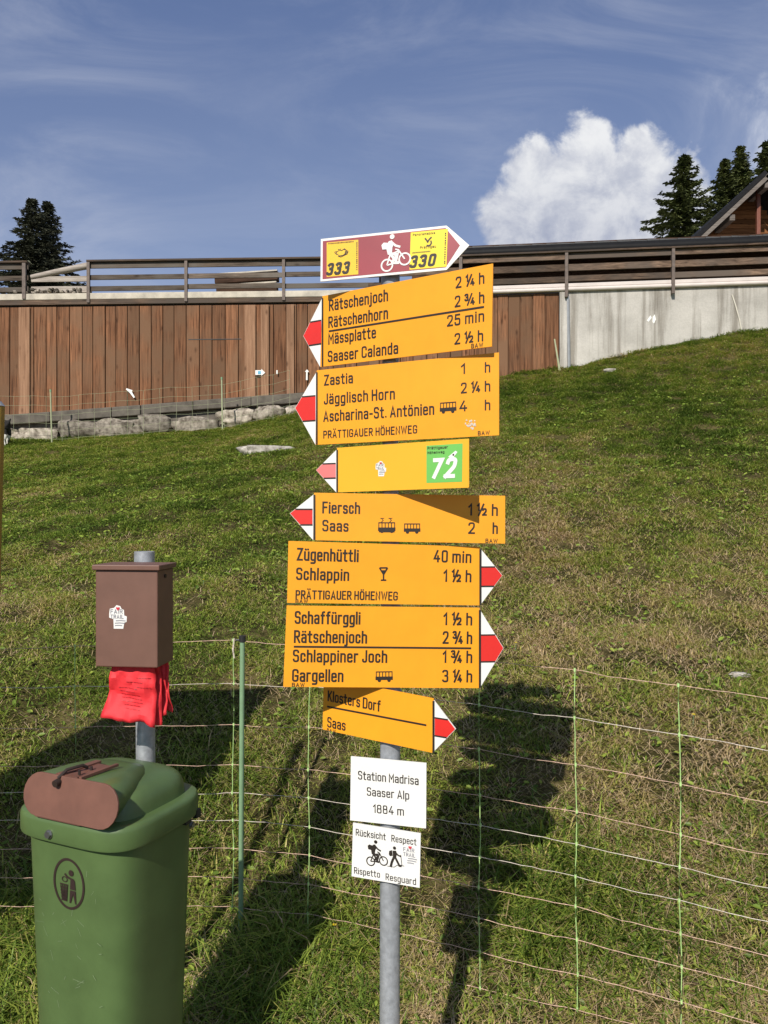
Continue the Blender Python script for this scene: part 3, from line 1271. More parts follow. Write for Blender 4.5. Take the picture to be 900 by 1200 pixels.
# soffit boards running with the slope
m_ = MB()
nb = 8
for k in range(nb):
    y0 = .08 + k * .16
    q = [apex - nrm * .03 + Vector((0, y0, 0)), eave - nrm * .03 + Vector((0, y0, 0))]
    m_.hexa([q[0], q[1], q[1] + Vector((0, .14, 0)), q[0] + Vector((0, .14, 0))],
            [p - nrm * .03 for p in (q[0], q[1], q[1] + Vector((0, .14, 0)), q[0] + Vector((0, .14, 0)))], random.random())
m_.build('soffit', M['chalet_grey'], ch)
m_ = MB()
wy = apex.y + 1.5
z = TERR
while z < apex.z - .35:
    hh = .19
    # half width under the slope at this height
    f = (apex.z - .15 - (z + hh)) / (apex.z - eave.z)
    hw = min((apex.x - eave.x) * f, (apex.x - eave.x) - .9)
    if hw > .1:
        m_.box((apex.x, wy + .2, z + hh / 2), (2 * hw, .3, hh - .015), random.random())
    z += hh
m_.build('wall', M['chalet_wood'], ch)
for dx, t_ in ((-.02, 0), (-1.9, 1)):
    m_ = MB()
    zt_ = apex.z - .3 - (1.72 if t_ else 0)
    m_.box((apex.x + dx, apex.y + .75, (zt_ + TERR) / 2), (.14, .14, zt_ - TERR))
    if t_ == 0:
        m_.build('post', M['copper'], ch, bevel=.01)
for f in (.06, .52, .93):
    m_ = MB()
    p = apex + (eave - apex) * f - nrm * .28
    m_.box(p + Vector((0, .75, -.05)), (.2, 1.4, .22), .4)
    m_.build('purlin', M['chalet_grey'], ch)

# ------------------------------------------------------------------ stones lying in the grass
for (px, py, w, nm, lab, mm) in ((312, 530, 33, 'flat_rock', 'long pale flat rock lying in the grass below the boulder wall', 'pale_rock'),
                                 (866, 795, 11, 'small_stone', 'small pale stone in the grass near the right net strand', 'pale_rock'),
                                 (716, 436, 9, 'small_stone', 'small stone in the bare patch below the concrete wall', 'pale_rock')):
    h = hit(px, py)
    s = w * h.y / 900
    m_ = MB()
    v, f = boulder_mesh((h.x, h.y, h.z + .015), s, s * .45, s * (.20 if w > 20 else .3), px)
    m_.add(v, f, .6)
    o = m_.build(nm, M[mm], None, smooth=60)
    tag(o, lab, 'stone')

# ------------------------------------------------------------------ stroke lettering
XH = .70


def Ln(*p):
    return (0, False, p)


def Rn(r, *p):
    return (r, False, p)


def Cl(r, *p):
    return (r, True, p)


def rect(x0, y0, x1, y1, r):
    return Cl(r, (x0, y0), (x1, y0), (x1, y1), (x0, y1))


def dot(x, y):
    return ('dot', x, y)


GL = {
    ' ': (.20, []),
    'A': (.48, [Ln((0, 0), (.24, 1), (.48, 0)), Ln((.09, .28), (.39, .28))]),
    'B': (.44, [Ln((0, 0), (0, 1)), Rn(.2, (0, 1), (.40, 1), (.40, .53), (0, .53)), Rn(.2, (.1, .53), (.44, .53), (.44, 0), (0, 0))]),
    'C': (.44, [Rn(.21, (.44, .74), (.44, 1), (0, 1), (0, 0), (.44, 0), (.44, .26))]),
    'D': (.45, [Ln((0, 0), (0, 1)), Rn(.22, (0, 1), (.45, 1), (.45, 0), (0, 0))]),
    'E': (.38, [Ln((.38, 1), (0, 1), (0, 0), (.38, 0)), Ln((0, .53), (.33, .53))]),
    'F': (.38, [Ln((.38, 1), (0, 1), (0, 0)), Ln((0, .52), (.33, .52))]),
    'G': (.45, [Rn(.21, (.45, .76), (.45, 1), (0, 1), (0, 0), (.45, 0), (.45, .46)), Ln((.45, .46), (.25, .46))]),
    'H': (.44, [Ln((0, 0), (0, 1)), Ln((.44, 0), (.44, 1)), Ln((0, .52), (.44, .52))]),
    'I': (0, [Ln((0, 0), (0, 1))]),
    'J': (.32, [Rn(.17, (.32, 1), (.32, 0), (0, 0), (0, .2))]),
    'K': (.44, [Ln((0, 0), (0, 1)), Ln((.43, 1), (.03, .40)), Ln((.15, .58), (.45, 0))]),
    'L': (.36, [Ln((0, 1), (0, 0), (.36, 0))]),
    'M': (.54, [Ln((0, 0), (0, 1), (.27, .38), (.54, 1), (.54, 0))]),
    'N': (.45, [Ln((0, 0), (0, 1), (.45, 0), (.45, 1))]),
    'O': (.45, [rect(0, 0, .45, 1, .22)]),
    'P': (.42, [Ln((0, 0), (0, 1)), Rn(.21, (0, 1), (.42, 1), (.42, .47), (0, .47))]),
    'R': (.43, [Ln((0, 0), (0, 1)), Rn(.21, (0, 1), (.42, 1), (.42, .49), (0, .49)), Ln((.19, .49), (.45, 0))]),
    'S': (.42, [Rn(.2, (.42, .84), (.40, 1), (0, 1), (0, .53), (.42, .53), (.42, 0), (.02, 0), (0, .16))]),
    'T': (.44, [Ln((0, 1), (.44, 1)), Ln((.22, 1), (.22, 0))]),
    'U': (.44, [Rn(.21, (0, 1), (0, 0), (.44, 0), (.44, 1))]),
    'W': (.68, [Ln((0, 1), (.17, 0), (.34, .9), (.51, 0), (.68, 1))]),
    'Z': (.42, [Ln((0, 1), (.42, 1), (0, 0), (.42, 0))]),
    'a': (.36, [Rn(.15, (.01, .63), (.03, XH), (.36, XH), (.36, 0)), Rn(.15, (.36, .38), (0, .38), (0, 0), (.36, 0), (.36, .1))]),
    'b': (.37, [Ln((0, 0), (0, 1)), Rn(.17, (0, XH), (.37, XH), (.37, 0), (0, 0))]),
    'c': (.33, [Rn(.17, (.33, .52), (.33, XH), (0, XH), (0, 0), (.33, 0), (.33, .18))]),
    'd': (.37, [Ln((.37, 0), (.37, 1)), Rn(.17, (.37, XH), (0, XH), (0, 0), (.37, 0))]),
    'e': (.36, [Ln((0, .37), (.36, .37)), Rn(.17, (.36, .37), (.36, XH), (0, XH), (0, 0), (.35, 0), (.36, .08))]),
    'f': (.27, [Rn(.14, (.27, 1), (.11, 1), (.11, 0)), Ln((0, XH), (.25, XH))]),
    'g': (.37, [rect(0, 0, .37, XH, .17), Rn(.17, (.37, XH), (.37, -.27), (.02, -.27))]),
    'h': (.37, [Ln((0, 0), (0, 1)), Rn(.17, (0, XH), (.37, XH), (.37, 0))]),
    'i': (0, [Ln((0, 0), (0, XH)), dot(0, .95)]),
    'j': (.06, [Rn(.14, (.06, XH), (.06, -.27), (-.1, -.27)), dot(.06, .95)]),
    'k': (.36, [Ln((0, 0), (0, 1)), Ln((.34, XH), (.03, .28)), Ln((.14, .42), (.37, 0))]),
    'l': (0, [Ln((0, 0), (0, 1))]),
    'm': (.62, [Ln((0, 0), (0, XH)), Rn(.15, (0, XH), (.31, XH), (.31, 0)), Rn(.15, (.31, XH), (.62, XH), (.62, 0))]),
    'n': (.37, [Ln((0, 0), (0, XH)), Rn(.17, (0, XH), (.37, XH), (.37, 0))]),
    'o': (.37, [rect(0, 0, .37, XH, .17)]),
    'p': (.37, [Ln((0, -.27), (0, XH)), Rn(.17, (0, XH), (.37, XH), (.37, 0), (0, 0))]),
    'r': (.25, [Ln((0, 0), (0, XH)), Rn(.14, (0, .5), (0, XH), (.25, XH))]),
    's': (.33, [Rn(.15, (.33, .60), (.31, XH), (0, XH), (0, .36), (.33, .36), (.33, 0), (.02, 0), (0, .10))]),
    't': (.27, [Rn(.12, (.10, .95), (.10, 0), (.27, 0)), Ln((-.04, XH), (.27, XH))]),
    'u': (.37, [Rn(.17, (0, XH), (0, 0), (.37, 0)), Ln((.37, XH), (.37, 0))]),
    'w': (.5, [Ln((0, XH), (.13, 0), (.25, .6), (.37, 0), (.5, XH))]),
    '0': (.40, [rect(0, 0, .40, 1, .19)]),
    '1': (.18, [Ln((0, .76), (.18, 1), (.18, 0))]),
    '2': (.40, [Rn(.19, (0, .82), (.02, 1), (.40, 1), (.40, .58), (0, 0)), Ln((0, 0), (.42, 0))]),
    '3': (.40, [Rn(.18, (0, .90), (.05, 1), (.38, 1), (.38, .53), (.20, .53)), Rn(.19, (.2, .53), (.40, .53), (.40, 0), (.05, 0), (0, .10))]),
    '4': (.42, [Ln((.26, 1), (0, .26), (.43, .26)), Ln((.31, .5), (.31, 0))]),
    '5': (.40, [Ln((.38, 1), (.04, 1), (.02, .57)), Rn(.19, (.02, .6), (.40, .6), (.40, 0), (0, 0), (0, .2))]),
    '7': (.40, [Ln((0, 1), (.40, 1), (.13, 0))]),
    '8': (.40, [rect(.02, .53, .38, 1, .17), rect(0, 0, .40, .53, .18)]),
    '-': (.22, [Ln((0, .42), (.22, .42))]),
    '.': (0, [dot(0, .03)]),
    '/': (.34, [Ln((0, 0), (.34, 1))]),
}
for c, u in (('ä', 'a'), ('ö', 'o'), ('ü', 'u')):
    GL[c] = (GL[u][0], GL[u][1] + [dot(.07, .95), dot(.30, .95)])
for c, u in (('Ä', 'A'), ('Ö', 'O')):
    GL[c] = (GL[u][0], GL[u][1] + [dot(.10, 1.24), dot(.37, 1.24)])


def frac(n, d):
    g = [(r, c, tuple((x * .62, .46 + y * .58) for x, y in p)) for (r, c, p) in GL[n][1]]
    w1 = GL[n][0] * .62
    g = [(r * .55, c, p) for r, c, p in g]
    g.append(Ln((w1 - .02, -.02), (w1 + .36, 1.02)))
    o = w1 + .32
    g += [(r * .55, c, tuple((o + x * .62, y * .58) for x, y in p)) for (r, c, p) in GL[d][1]]
    return (o + .26, g)


GL['¼'] = frac('1', '4')
GL['½'] = frac('1', '2')
GL['¾'] = frac('3', '4')
GL['B3'] = GL['3']


def rounded(pts, r, closed):
    pts = [Vector((p[0], p[1])) for p in pts]
    if r <= 0:
        return pts
    n = len(pts)
    out = []
    for i, p in enumerate(pts):
        if not closed and i in (0, n - 1):
            out.append(p)
            continue
        a, b = pts[i - 1], pts[(i + 1) % n]
        la, lb = (a - p).length, (b - p).length
        fa = la if (not closed and i == 1) else la / 2
        fb = lb if (not closed and i == n - 2) else lb / 2
        da, db = (a - p).normalized(), (b - p).normalized()
        t = min(r, fa * .999, fb * .999)
        p0, p1 = p + da * t, p + db * t
        for k in range(6):
            s = k / 5
            # quadratic, pulled a little towards a circle
            q = p0 * (1 - s) ** 2 + p * (2 * s * (1 - s)) + p1 * s ** 2
            mid = (p0 + p1) / 2
            q = q + (p - mid) * (.16 * 4 * s * (1 - s)) * .6
            out.append(q)
    res = [out[0]]
    for q in out[1:]:
        if (q - res[-1]).length > 1e-4:
            res.append(q)
    if closed and (res[0] - res[-1]).length < 1e-4:
        res.pop()
    return res


def strip2d(pts, w, closed=False, extend=True):
    """outline of a pen stroke: quads in 2D"""
    n = len(pts)
    L_, R_ = [], []
    for i, p in enumerate(pts):
        if closed:
            a, b = pts[i - 1], pts[(i + 1) % n]
        else:
            a = pts[i - 1] if i > 0 else None
            b = pts[i + 1] if i < n - 1 else None
        d0 = (p - a).normalized() if a is not None else None
        d1 = (b - p).normalized() if b is not None else None
        if d0 is None:
            d0 = d1
        if d1 is None:
            d1 = d0
        n0 = Vector((-d0.y, d0.x))
        n1 = Vector((-d1.y, d1.x))
        m = n0 + n1
        if m.length < 1e-4:
            m = n0
        m.normalize()
        k = 1 / max(.45, m.dot(n0))
        q = p.copy()
        if extend and not closed and i == 0:
            q = p - d1 * (w * .5)
        if extend and not closed and i == n - 1:
            q = p + d0 * (w * .5)
        L_.append(q + m * (w / 2 * k))
        R_.append(q - m * (w / 2 * k))
    fs = []
    rngn = n if closed else n - 1
    for i in range(rngn):
        j = (i + 1) % n
        fs.append((R_[i], R_[j], L_[j], L_[i]))
    return fs


class Sheet:
    """flat artwork on a board plane: maps local metres to the plane"""

    def __init__(self, p0, e, up, n):
        self.p0, self.e, self.up, self.n = p0, e, up, n
        self.mbs = {}

    def at(self, u, v, h=0.0):
        return self.p0 + self.e * u + self.up * v + self.n * h

    def uv(self, px, py):
        o = Vector((0, 0, EYE))
        r = Vector(((px - 450) / 900, 1, (600 - py) / 900))
        t = (self.p0 - o).dot(self.n) / r.dot(self.n)
        q = o + r * t - self.p0
        return q.dot(self.e), q.dot(self.up)

    def poly(self, key, pts, h):
        m = self.mbs.setdefault(key, MB())
        m.add([self.at(u, v, h) for u, v in pts], [tuple(range(len(pts)))])

    def text(self, key, s, u, v, width, cap, dirv=(1, 0), wt=.145, shear=0.0, h=.0006, gap=.12):
        """s set from (u, v) along dirv, fitted to the given width"""
        x = 0
        items = []
        for ch in s:
            gw, st = GL[ch]
            if ch == ' ':
                x += .26
                continue
            items.append((x, st))
            x += gw + wt + gap
        tot = x - gap - wt
        hh = cap / (1 + wt)
        sx = (width - wt * hh) / tot if (width and tot > .05) else hh * .9
        ex = Vector(dirv).normalized()
        ey = Vector((-ex.y, ex.x))
        ox, oy = wt * hh / 2, wt * hh / 2
        m = self.mbs.setdefault(key, MB())
        k = 0
        for x0, st in items:
            for stroke in st:
                k += 1
                hk = h + .00012 * (k % 5)
                if stroke[0] == 'dot':
                    r_ = wt * .58 * hh
                    cx, cy = ox + (x0 + stroke[1]) * sx + shear * stroke[2] * hh, oy + stroke[2] * hh
                    quads = [tuple((cx + r_ * math.cos(a), cy + r_ * math.sin(a)) for a in [i * math.pi / 4 + .39 for i in range(8)])]
                else:
                    r_, closed, pts = stroke
                    pts = [((x0 + a) * sx + shear * b * hh, b * hh) for a, b in pts]
                    quads = strip2d(rounded(pts, r_ * hh, closed), wt * hh, closed)
                    quads = [tuple((q[0] + ox, q[1] + oy) for q in f) for f in quads]
                for f in quads:
                    m.add([self.at(u + ex.x * a + ey.x * b, v + ex.y * a + ey.y * b, hk) for a, b in f], [tuple(range(len(f)))])

    def stroke(self, key, pts, w, closed=False, h=.0008, extend=False, r=0):
        m = self.mbs.setdefault(key, MB())
        for f in strip2d(rounded(pts, r, closed), w, closed, extend):
            m.add([self.at(a, b, h) for a, b in f], [(0, 1, 2, 3)])

    def disk(self, key, u, v, r, h=.0008, n=20, ry=None):
        ry = ry or r
        self.poly(key, [(u + r * math.cos(2 * math.pi * i / n), v + ry * math.sin(2 * math.pi * i / n)) for i in range(n)], h)

    def ring(self, key, u, v, r, w, h=.0008, n=28, ry=None):
        ry = ry or r
        self.stroke(key, [(u + r * math.cos(2 * math.pi * i / n), v + ry * math.sin(2 * math.pi * i / n)) for i in range(n)], w, True, h)

    def build(self, root, matmap, names):
        made = {}
        sub = {'band': getattr(self, 'tip', None), 'tip_line': getattr(self, 'tip', None)}
        for key, m in self.mbs.items():
            par = sub.get(key) or root
            if key in ('sticker_print', 'heart', 'sticker_lines'):
                par = made.get('sticker', root)
            if key == 'white_number':
                par = made.get('green_sticker', root)
            made[key] = m.build(names.get(key, key), M[matmap.get(key, 'black')], par)


# pictograms drawn in a unit box, then placed on a sheet
def cyclist(S, key, u, v, s, h, roll=0.0, body=None):
    c, sn = math.cos(roll), math.sin(roll)

    def T(x, y):
        return (u + s * (x * c - y * sn), v + s * (x * sn + y * c))
    k = [0]

    def hh():
        k[0] += 1
        return h + .00012 * (k[0] % 8)
    for cx in (-.32, .34):
        a = T(cx, -.28)
        S.ring(key, a[0], a[1], .20 * s, .055 * s, hh())
    for p in ([(-.32, -.28), (-.12, .04), (.20, .06), (.02, -.30), (-.32, -.28)], [(.34, -.28), (.20, .10), (.10, .16)], [(-.12, .04), (.02, -.30)]):
        S.stroke(key, [T(*q) for q in p], .05 * s, False, hh())
    for poly in ([(-.20, .06), (-.06, .02), (.02, .26), (.10, .34), (.06, .50), (-.06, .50), (-.20, .34)],   # trunk
                 [(-.34, .46), (-.24, .52), (-.10, .46), (-.20, .26), (-.34, .30)]):                          # rucksack
        S.poly(key, [T(*q) for q in poly], hh())
    S.stroke(key, [T(*q) for q in ((.02, .46), (.14, .28), (.26, .20))], .075 * s, False, hh(), True)
    S.stroke(key, [T(*q) for q in ((-.12, .08), (.08, -.02), (.0, -.30), (.07, -.32))], .095 * s, False, hh(), True)
    S.stroke(key, [T(*q) for q in ((-.12, .06), (-.02, -.12), (-.10, -.24))], .08 * s, False, hh(), True)
    a = T(.10, .62)
    S.disk(key, a[0], a[1], .085 * s, hh())


def hiker(S, key, u, v, s, h):
    T = lambda x, y: (u + s * x, v + s * y)
    k = [0]

    def hh():
        k[0] += 1
        return h + .00012 * (k[0] % 8)
    a = T(.0, .86)
    S.disk(key, a[0], a[1], .085 * s, hh())
    for poly in ([(-.10, .72), (.08, .74), (.13, .60), (.08, .36), (-.08, .36)], [(-.28, .68), (-.13, .74), (-.10, .46), (-.24, .42), (-.30, .5)]):
        S.poly(key, [T(*q) for q in poly], hh())
    for p, w in (([(-.03, .40), (-.14, .14), (-.19, -.06)], .12), ([(.04, .40), (.17, .18), (.26, .02), (.32, .02)], .11), ([(.06, .66), (.18, .54), (.32, .50)], .075)):
        S.stroke(key, [T(*q) for q in p], w * s, False, hh(), True)
    for p in ([(.33, .58), (.40, .04)], [(-.38, -.10), (-.02, -.10), (.14, .02), (.52, .04)]):
        S.stroke(key, [T(*q) for q in p], .03 * s, False, hh())


def bus(S, u, v, w, h, train=False):
    """side view of a coach: dark body with four windows and two wheels"""
    hh = h

    def rc(x0, y0, x1, y1, z):
        S.poly('pictogram', [(u + x0 * w, v + y0 * w), (u + x1 * w, v + y0 * w), (u + x1 * w, v + y1 * w), (u + x0 * w, v + y1 * w)], z)
    rc(0, .12, 1, .32, hh)
    rc(.02, .56, .98, .62, hh)
    for i in range(6):
        x = .02 + i * .182
        rc(x, .32, x + .05, .56, hh)
    for x in (.22, .78):
        S.disk('pictogram', u + x * w, v + .10 * w, .10 * w, hh + .00012, 14)
    if train:
        rc(.05, .04, .95, .12, hh)
        for x in (.25, .72):
            S.stroke('pictogram', [(u + (x - .06) * w, v + .62 * w), (u + (x + .05) * w, v + .74 * w), (u + (x - .06) * w, v + .84 * w)], .035 * w, False, hh + .0002)
            rc(x - .12, .83, x + .1, .865, hh + .0001)


def fair_trail(S, u, v, s, h, full=True):
    """white die-cut sticker: heart over two words, small grey lines below"""
    S.poly('sticker', [(u - .5 * s, v + .22 * s), (u - .46 * s, v + .50 * s), (u - .2 * s, v + .56 * s), (u - .05 * s, v + .72 * s), (u + .18 * s, v + .66 * s), (u + .26 * s, v + .5 * s),
                       (u + .40 * s, v + .44 * s), (u + .42 * s, v + .12 * s), (u + .58 * s, v + .06 * s), (u + .56 * s, v - .26 * s), (u + .42 * s, v - .30 * s),
                       (u + .36 * s, v - .66 * s), (u - .22 * s, v - .66 * s), (u - .24 * s, v - .10 * s), (u - .5 * s, v - .02 * s)], h)
    fair_words(S, u, v, s, h + .0004)


def fair_words(S, u, v, s, h):
    S.text('sticker_print', 'FAIR', u - .42 * s, v + .22 * s, .74 * s, .26 * s, wt=.2, h=h)
    S.text('sticker_print', 'TRAIL', u - .42 * s, v - .08 * s, .80 * s, .25 * s, wt=.2, h=h)
    hx, hy, r = u + .04 * s, v + .52 * s, .10 * s
    S.poly('heart', [(hx, hy - 1.3 * r), (hx + 1.1 * r, hy), (hx + 1.0 * r, hy + .8 * r), (hx + .4 * r, hy + .9 * r), (hx, hy + .4 * r), (hx - .4 * r, hy + .9 * r),
                     (hx - 1.0 * r, hy + .8 * r), (hx - 1.1 * r, hy)], h + .0008)
    for k, (a, b_) in enumerate(((-.1, .5), (-.15, .45), (-.15, .3))):
        S.stroke('sticker_lines', [(u + a * s, v - (.2 + .14 * k) * s), (u + (a + b_) * .5 * s, v - (.18 + .14 * k) * s), (u + b_ * s, v - (.2 + .14 * k) * s)], .06 * s, False, h)


# ------------------------------------------------------------------ the signpost
POLE = Vector((0.0155, 1.85, 0))
PR = .0242
pole_top = EYE + (600 - 286) / 900 * 1.85
sp = empty('signpost_pole', (POLE.x, POLE.y, float(ground_z(POLE.x, POLE.y))), 'round galvanised steel pole carrying all the trail signs', 'pole')
m_ = MB()
m_.tube([(POLE.x - .003, POLE.y, sp.location.z - .1), (POLE.x, POLE.y, 1.2), (POLE.x, POLE.y, pole_top)], PR, 28)
m_.build('tube', M['galv'], sp, smooth=40)
m_ = MB()
m_.tube([(POLE.x, POLE.y, pole_top + .0005), (POLE.x, POLE.y, pole_top + .012)], PR + .002, 28)
m_.build('end_cap', M['cap_black'], sp, smooth=40)

TH = .003


def board(name, label, yaw, quad, matn, cat='signpost sign', group='signs on the pole', lift=0.0, tip=None, tipmat='red', rad=None, outline=None):
    """flat metal plate on the pole. quad: TL, TR, BR, BL photo pixels; tip: arrow point pixel on either side"""
    t = R(yaw)
    e = Vector((math.cos(t), -math.sin(t), 0))
    n = Vector((-math.sin(t), -math.cos(t), 0))
    up = Vector((0, 0, 1))
    pc = Vector((POLE.x, POLE.y, 0)) + n * (PR + .010 + lift)
    cy = sum(q[1] for q in quad) / 4
    pc.z = EYE + (600 - cy) / 900 * pc.y
    root = empty(name, (pc.x, pc.y, pc.z), label, cat, group)
    S = Sheet(pc, e, up, n)
    Q = [S.uv(*q) for q in quad]
    back = n * -TH
    mats = {}
    m = MB()
    if outline:
        O = [S.uv(*q) for q in outline]
        m.prism([S.at(u, v) for u, v in O], back)
    else:
        m.prism([S.at(u, v) for u, v in Q], back)
    m.build('panel', M[matn], root)
    if tip:
        A = S.uv(*tip)
        left = A[0] < Q[0][0]
        T_, B_ = (Q[0], Q[3]) if left else (Q[1], Q[2])
        T_ = (T_[0], T_[1] - .004)
        sgn = -1 if left else 1
        g_ = .0008 * sgn
        # tip plate in white with red middle band and thin black lines
        tri = [(T_[0] + g_, T_[1]), (A[0], A[1]), (B_[0] + g_, B_[1])]
        m2 = MB()
        m2.prism([S.at(u, v) for u, v in tri], back)
        tip_o = m2.build('arrow_tip', M['white'], root)
        hgt = T_[1] - B_[1]
        y1, y0 = T_[1] - hgt * .325, T_[1] - hgt * .665

        def edge_u(v):
            if v >= A[1]:
                f = (T_[1] - v) / (T_[1] - A[1])
                return T_[0] + (A[0] - T_[0]) * f
            f = (v - B_[1]) / (A[1] - B_[1])
            return B_[0] + (A[0] - B_[0]) * f
        S.mbs['band'] = MB()
        x0 = T_[0] + sgn * .0035
        S.poly('band', [(x0, y0), (edge_u(y0) - sgn * .001, y0), (A[0] - sgn * .001, A[1]), (edge_u(y1) - sgn * .001, y1), (x0, y1)], .0005)
        lw = .0034
        for yy in (y0, y1):
            S.poly('tip_line', [(x0, yy - lw / 2), (edge_u(yy) - sgn * .001, yy - lw / 2), (edge_u(yy) - sgn * .001, yy + lw / 2), (x0, yy + lw / 2)], .001)
        vx = T_[0]
        S.poly('tip_line', [(vx - .0015 * (1 if left else 1.4), B_[1] + .001), (vx + .0032, B_[1] + .001), (vx + .0032, T_[1] - .001), (vx - .0015 * (1 if left else 1.4), T_[1] - .001)], .0013)
    # pole clamp behind
    ph = Q[0][1] - Q[3][1]
    zc_ = pc.z + (Q[0][1] + Q[3][1]) / 2
    for dz in ((ph * .28, -ph * .28) if ph > .13 else (0,)):
        mc = MB()
        mc.tube([(POLE.x, POLE.y, zc_ + dz - .010), (POLE.x, POLE.y, zc_ + dz + .010)], PR + .0035, 20)
        mc.box(Vector((POLE.x, POLE.y, zc_ + dz)) + n * (PR + .004 + lift / 2), (.09, .011 + lift, .018), .5, (e, n, up))
        mc.build('clamp', M['alu'], root)
    S.tip = tip_o if tip else None
    S.Q = Q
    S.tipmat = tipmat
    S.root = root
    return S


def line_dir(S, v):
    Q = S.Q
    top = Vector((Q[1][0] - Q[0][0], Q[1][1] - Q[0][1]))
    bot = Vector((Q[2][0] - Q[3][0], Q[2][1] - Q[3][1]))
    f = (Q[0][1] - v) / (Q[0][1] - Q[3][1])
    return (top.normalized() * (1 - f) + bot.normalized() * f)


def T(S, s, x0, y0, x1, cap, key='lettering', wt=.165, shear=0, h=.0006):
    """text s from pixel (x0, y0) to column x1, cap height in pixels"""
    u0, v0 = S.uv(x0, y0)
    d = line_dir(S, v0).normalized()
    u1, _ = S.uv(x1, y0)
    width = (u1 - u0) / max(.9, d.x)
    _, vc = S.uv(x0, y0 - cap)
    S.text(key, s, u0, v0, width, vc - v0, d, wt, shear, h)


def rule(S, a, b, w=2.1):
    u0, v0 = S.uv(*a)
    u1, v1 = S.uv(*b)
    S.stroke('lettering', [(u0, v0), (u1, v1)], w / 486, False, .0009)


def done(S):
    S.build(S.root, {'band': S.tipmat, 'tip_line': 'black', 'lettering': 'black', 'pictogram': 'black', 'sticker': 'white', 'sticker_print': 'grey_ink', 'heart': 'heart', 'sticker_lines': 'grey_ink',
                     'white_symbol': 'white', 'patch_left': 'amber', 'patch_right': 'lemon', 'field': 'maroon', 'green_sticker': 'sticker_green', 'white_number': 'white', 'scrape': 'scrape',
                     'emblem': 'picto_brown'},
            {'band': 'arrow_band', 'patch_left': 'route_sticker', 'patch_right': 'route_sticker', 'field': 'maroon_field', 'white_symbol': 'cyclist_symbol', 'scrape': 'sticker_residue', 'tip_line': 'arrow_lines'})


# 1 mountain bike sign
S = board('bike_route_sign', 'maroon and white mountain bike arrow sign at the top, numbers 333 and 330', 17, [(376, 280.1), (523.3, 264.3), (523.3, 316.3), (375.6, 329.8)], 'white',
          outline=[(376, 280.1), (523.3, 264.3), (550, 287.4), (523.3, 316.3), (375.6, 329.8)])
S.poly('field', [S.uv(*q) for q in ((378.3, 282.6), (522.3, 267.2), (539, 287.6), (522.3, 313.3), (378, 327.2))], .0004)
S.poly('patch_left', [S.uv(*q) for q in ((383, 284.4), (420, 281.0), (420, 321.6), (383, 324.6))], .0009)
S.poly('patch_right', [S.uv(*q) for q in ((481.5, 272.6), (525, 268.3), (523.3, 312.6), (480, 316.2))], .0009)
T(S, '333', 382.2, 323.4, 408.6, 14.6, wt=.27, shear=.24, h=.0014)
T(S, '330', 479.6, 314.6, 509.5, 14.6, wt=.27, shear=.24, h=.0014)
T(S, 'Panoramabike', 484, 276.9, 510, 2.6, h=.0014)
T(S, 'Prättigau', 492.5, 291.9, 511, 2.9, h=.0014)
for (xa, ya, xb, yb) in ((483.3, 296.6, 505, 294.6), (385, 285.8, 415, 283.2)):
    x_ = 0.0
    while x_ < .97:
        w_ = random.uniform(.02, .05)
        S.stroke('lettering', [S.uv(xa + (xb - xa) * x_, ya + (yb - ya) * x_), S.uv(xa + (xb - xa) * (x_ + w_), ya + (yb - ya) * (x_ + w_))], .0028, False, .0014)
        x_ += w_ + .018
for (a, b_) in (((522.3, 273), (521.2, 311)), ((418.4, 284), (418.4, 318))):
    for k in range(14):
        f0, f1 = k / 14, (k + random.uniform(.4, .8)) / 14
        q0 = S.uv(a[0] + (b_[0] - a[0]) * f0, a[1] + (b_[1] - a[1]) * f0)
        q1 = S.uv(a[0] + (b_[0] - a[0]) * f1, a[1] + (b_[1] - a[1]) * f1)
        S.stroke('lettering', [q0, q1], .0028, False, .0014)
cu, cv = S.uv(501.5, 284)
for pts in ([(-.007, .010), (-.002, .004), (.0, -.001)], [(.009, .011), (.003, .006), (.0, .001)], [(-.003, -.007), (.004, -.009), (.009, -.003), (.007, .003)]):
    S.stroke('emblem', [(cu + a, cv + b_) for a, b_ in pts], .0035, False, .0015, r=.004)
cu, cv = S.uv(400.5, 296)
for k in range(7):
    a = random.uniform(0, 6.28)
    S.stroke('emblem', [(cu + .018 * math.cos(a + i * .5) * random.uniform(.5, 1.1), cv + .010 * math.sin(a + i * .5) * random.uniform(.4, 1.1)) for i in range(5)], .0012, False, .0014 + k * .0001)
cu, cv = S.uv(461.5, 298.5)
cyclist(S, 'white_symbol', cu, cv, .068, .0012, R(14))
done(S)

# 2
S = board('trail_sign', 'four line yellow trail sign with Rätschenjoch first and Saaser Calanda last, pointing left', 33, [(377.9, 347), (577.6, 308.7), (576.3, 406), (375.4, 430)], 'yellow', tip=(355.3, 393.6))
T(S, 'Rätschenjoch', 385.6, 364.8, 454.9, 13.4)
T(S, '2 ¼ h', 534.1, 338.1, 567.8, 13.4)
T(S, 'Rätschenhorn', 384.9, 384.6, 454.9, 13.4)
T(S, '2 ¾ h', 533, 360.4, 567.8, 13.4)
rule(S, (385.4, 388.2), (567.4, 359.6))
T(S, 'Mässplatte', 384.8, 404, 440.7, 13.2)
T(S, '25 min', 524, 382.9, 567.5, 13.2)
T(S, 'Saaser Calanda', 384.2, 424.6, 466.7, 13.2)
T(S, '2 ½ h', 532.7, 404, 566.4, 13.2)
T(S, 'BAW', 552.3, 408.2, 566.2, 5.2, wt=.19)
done(S)

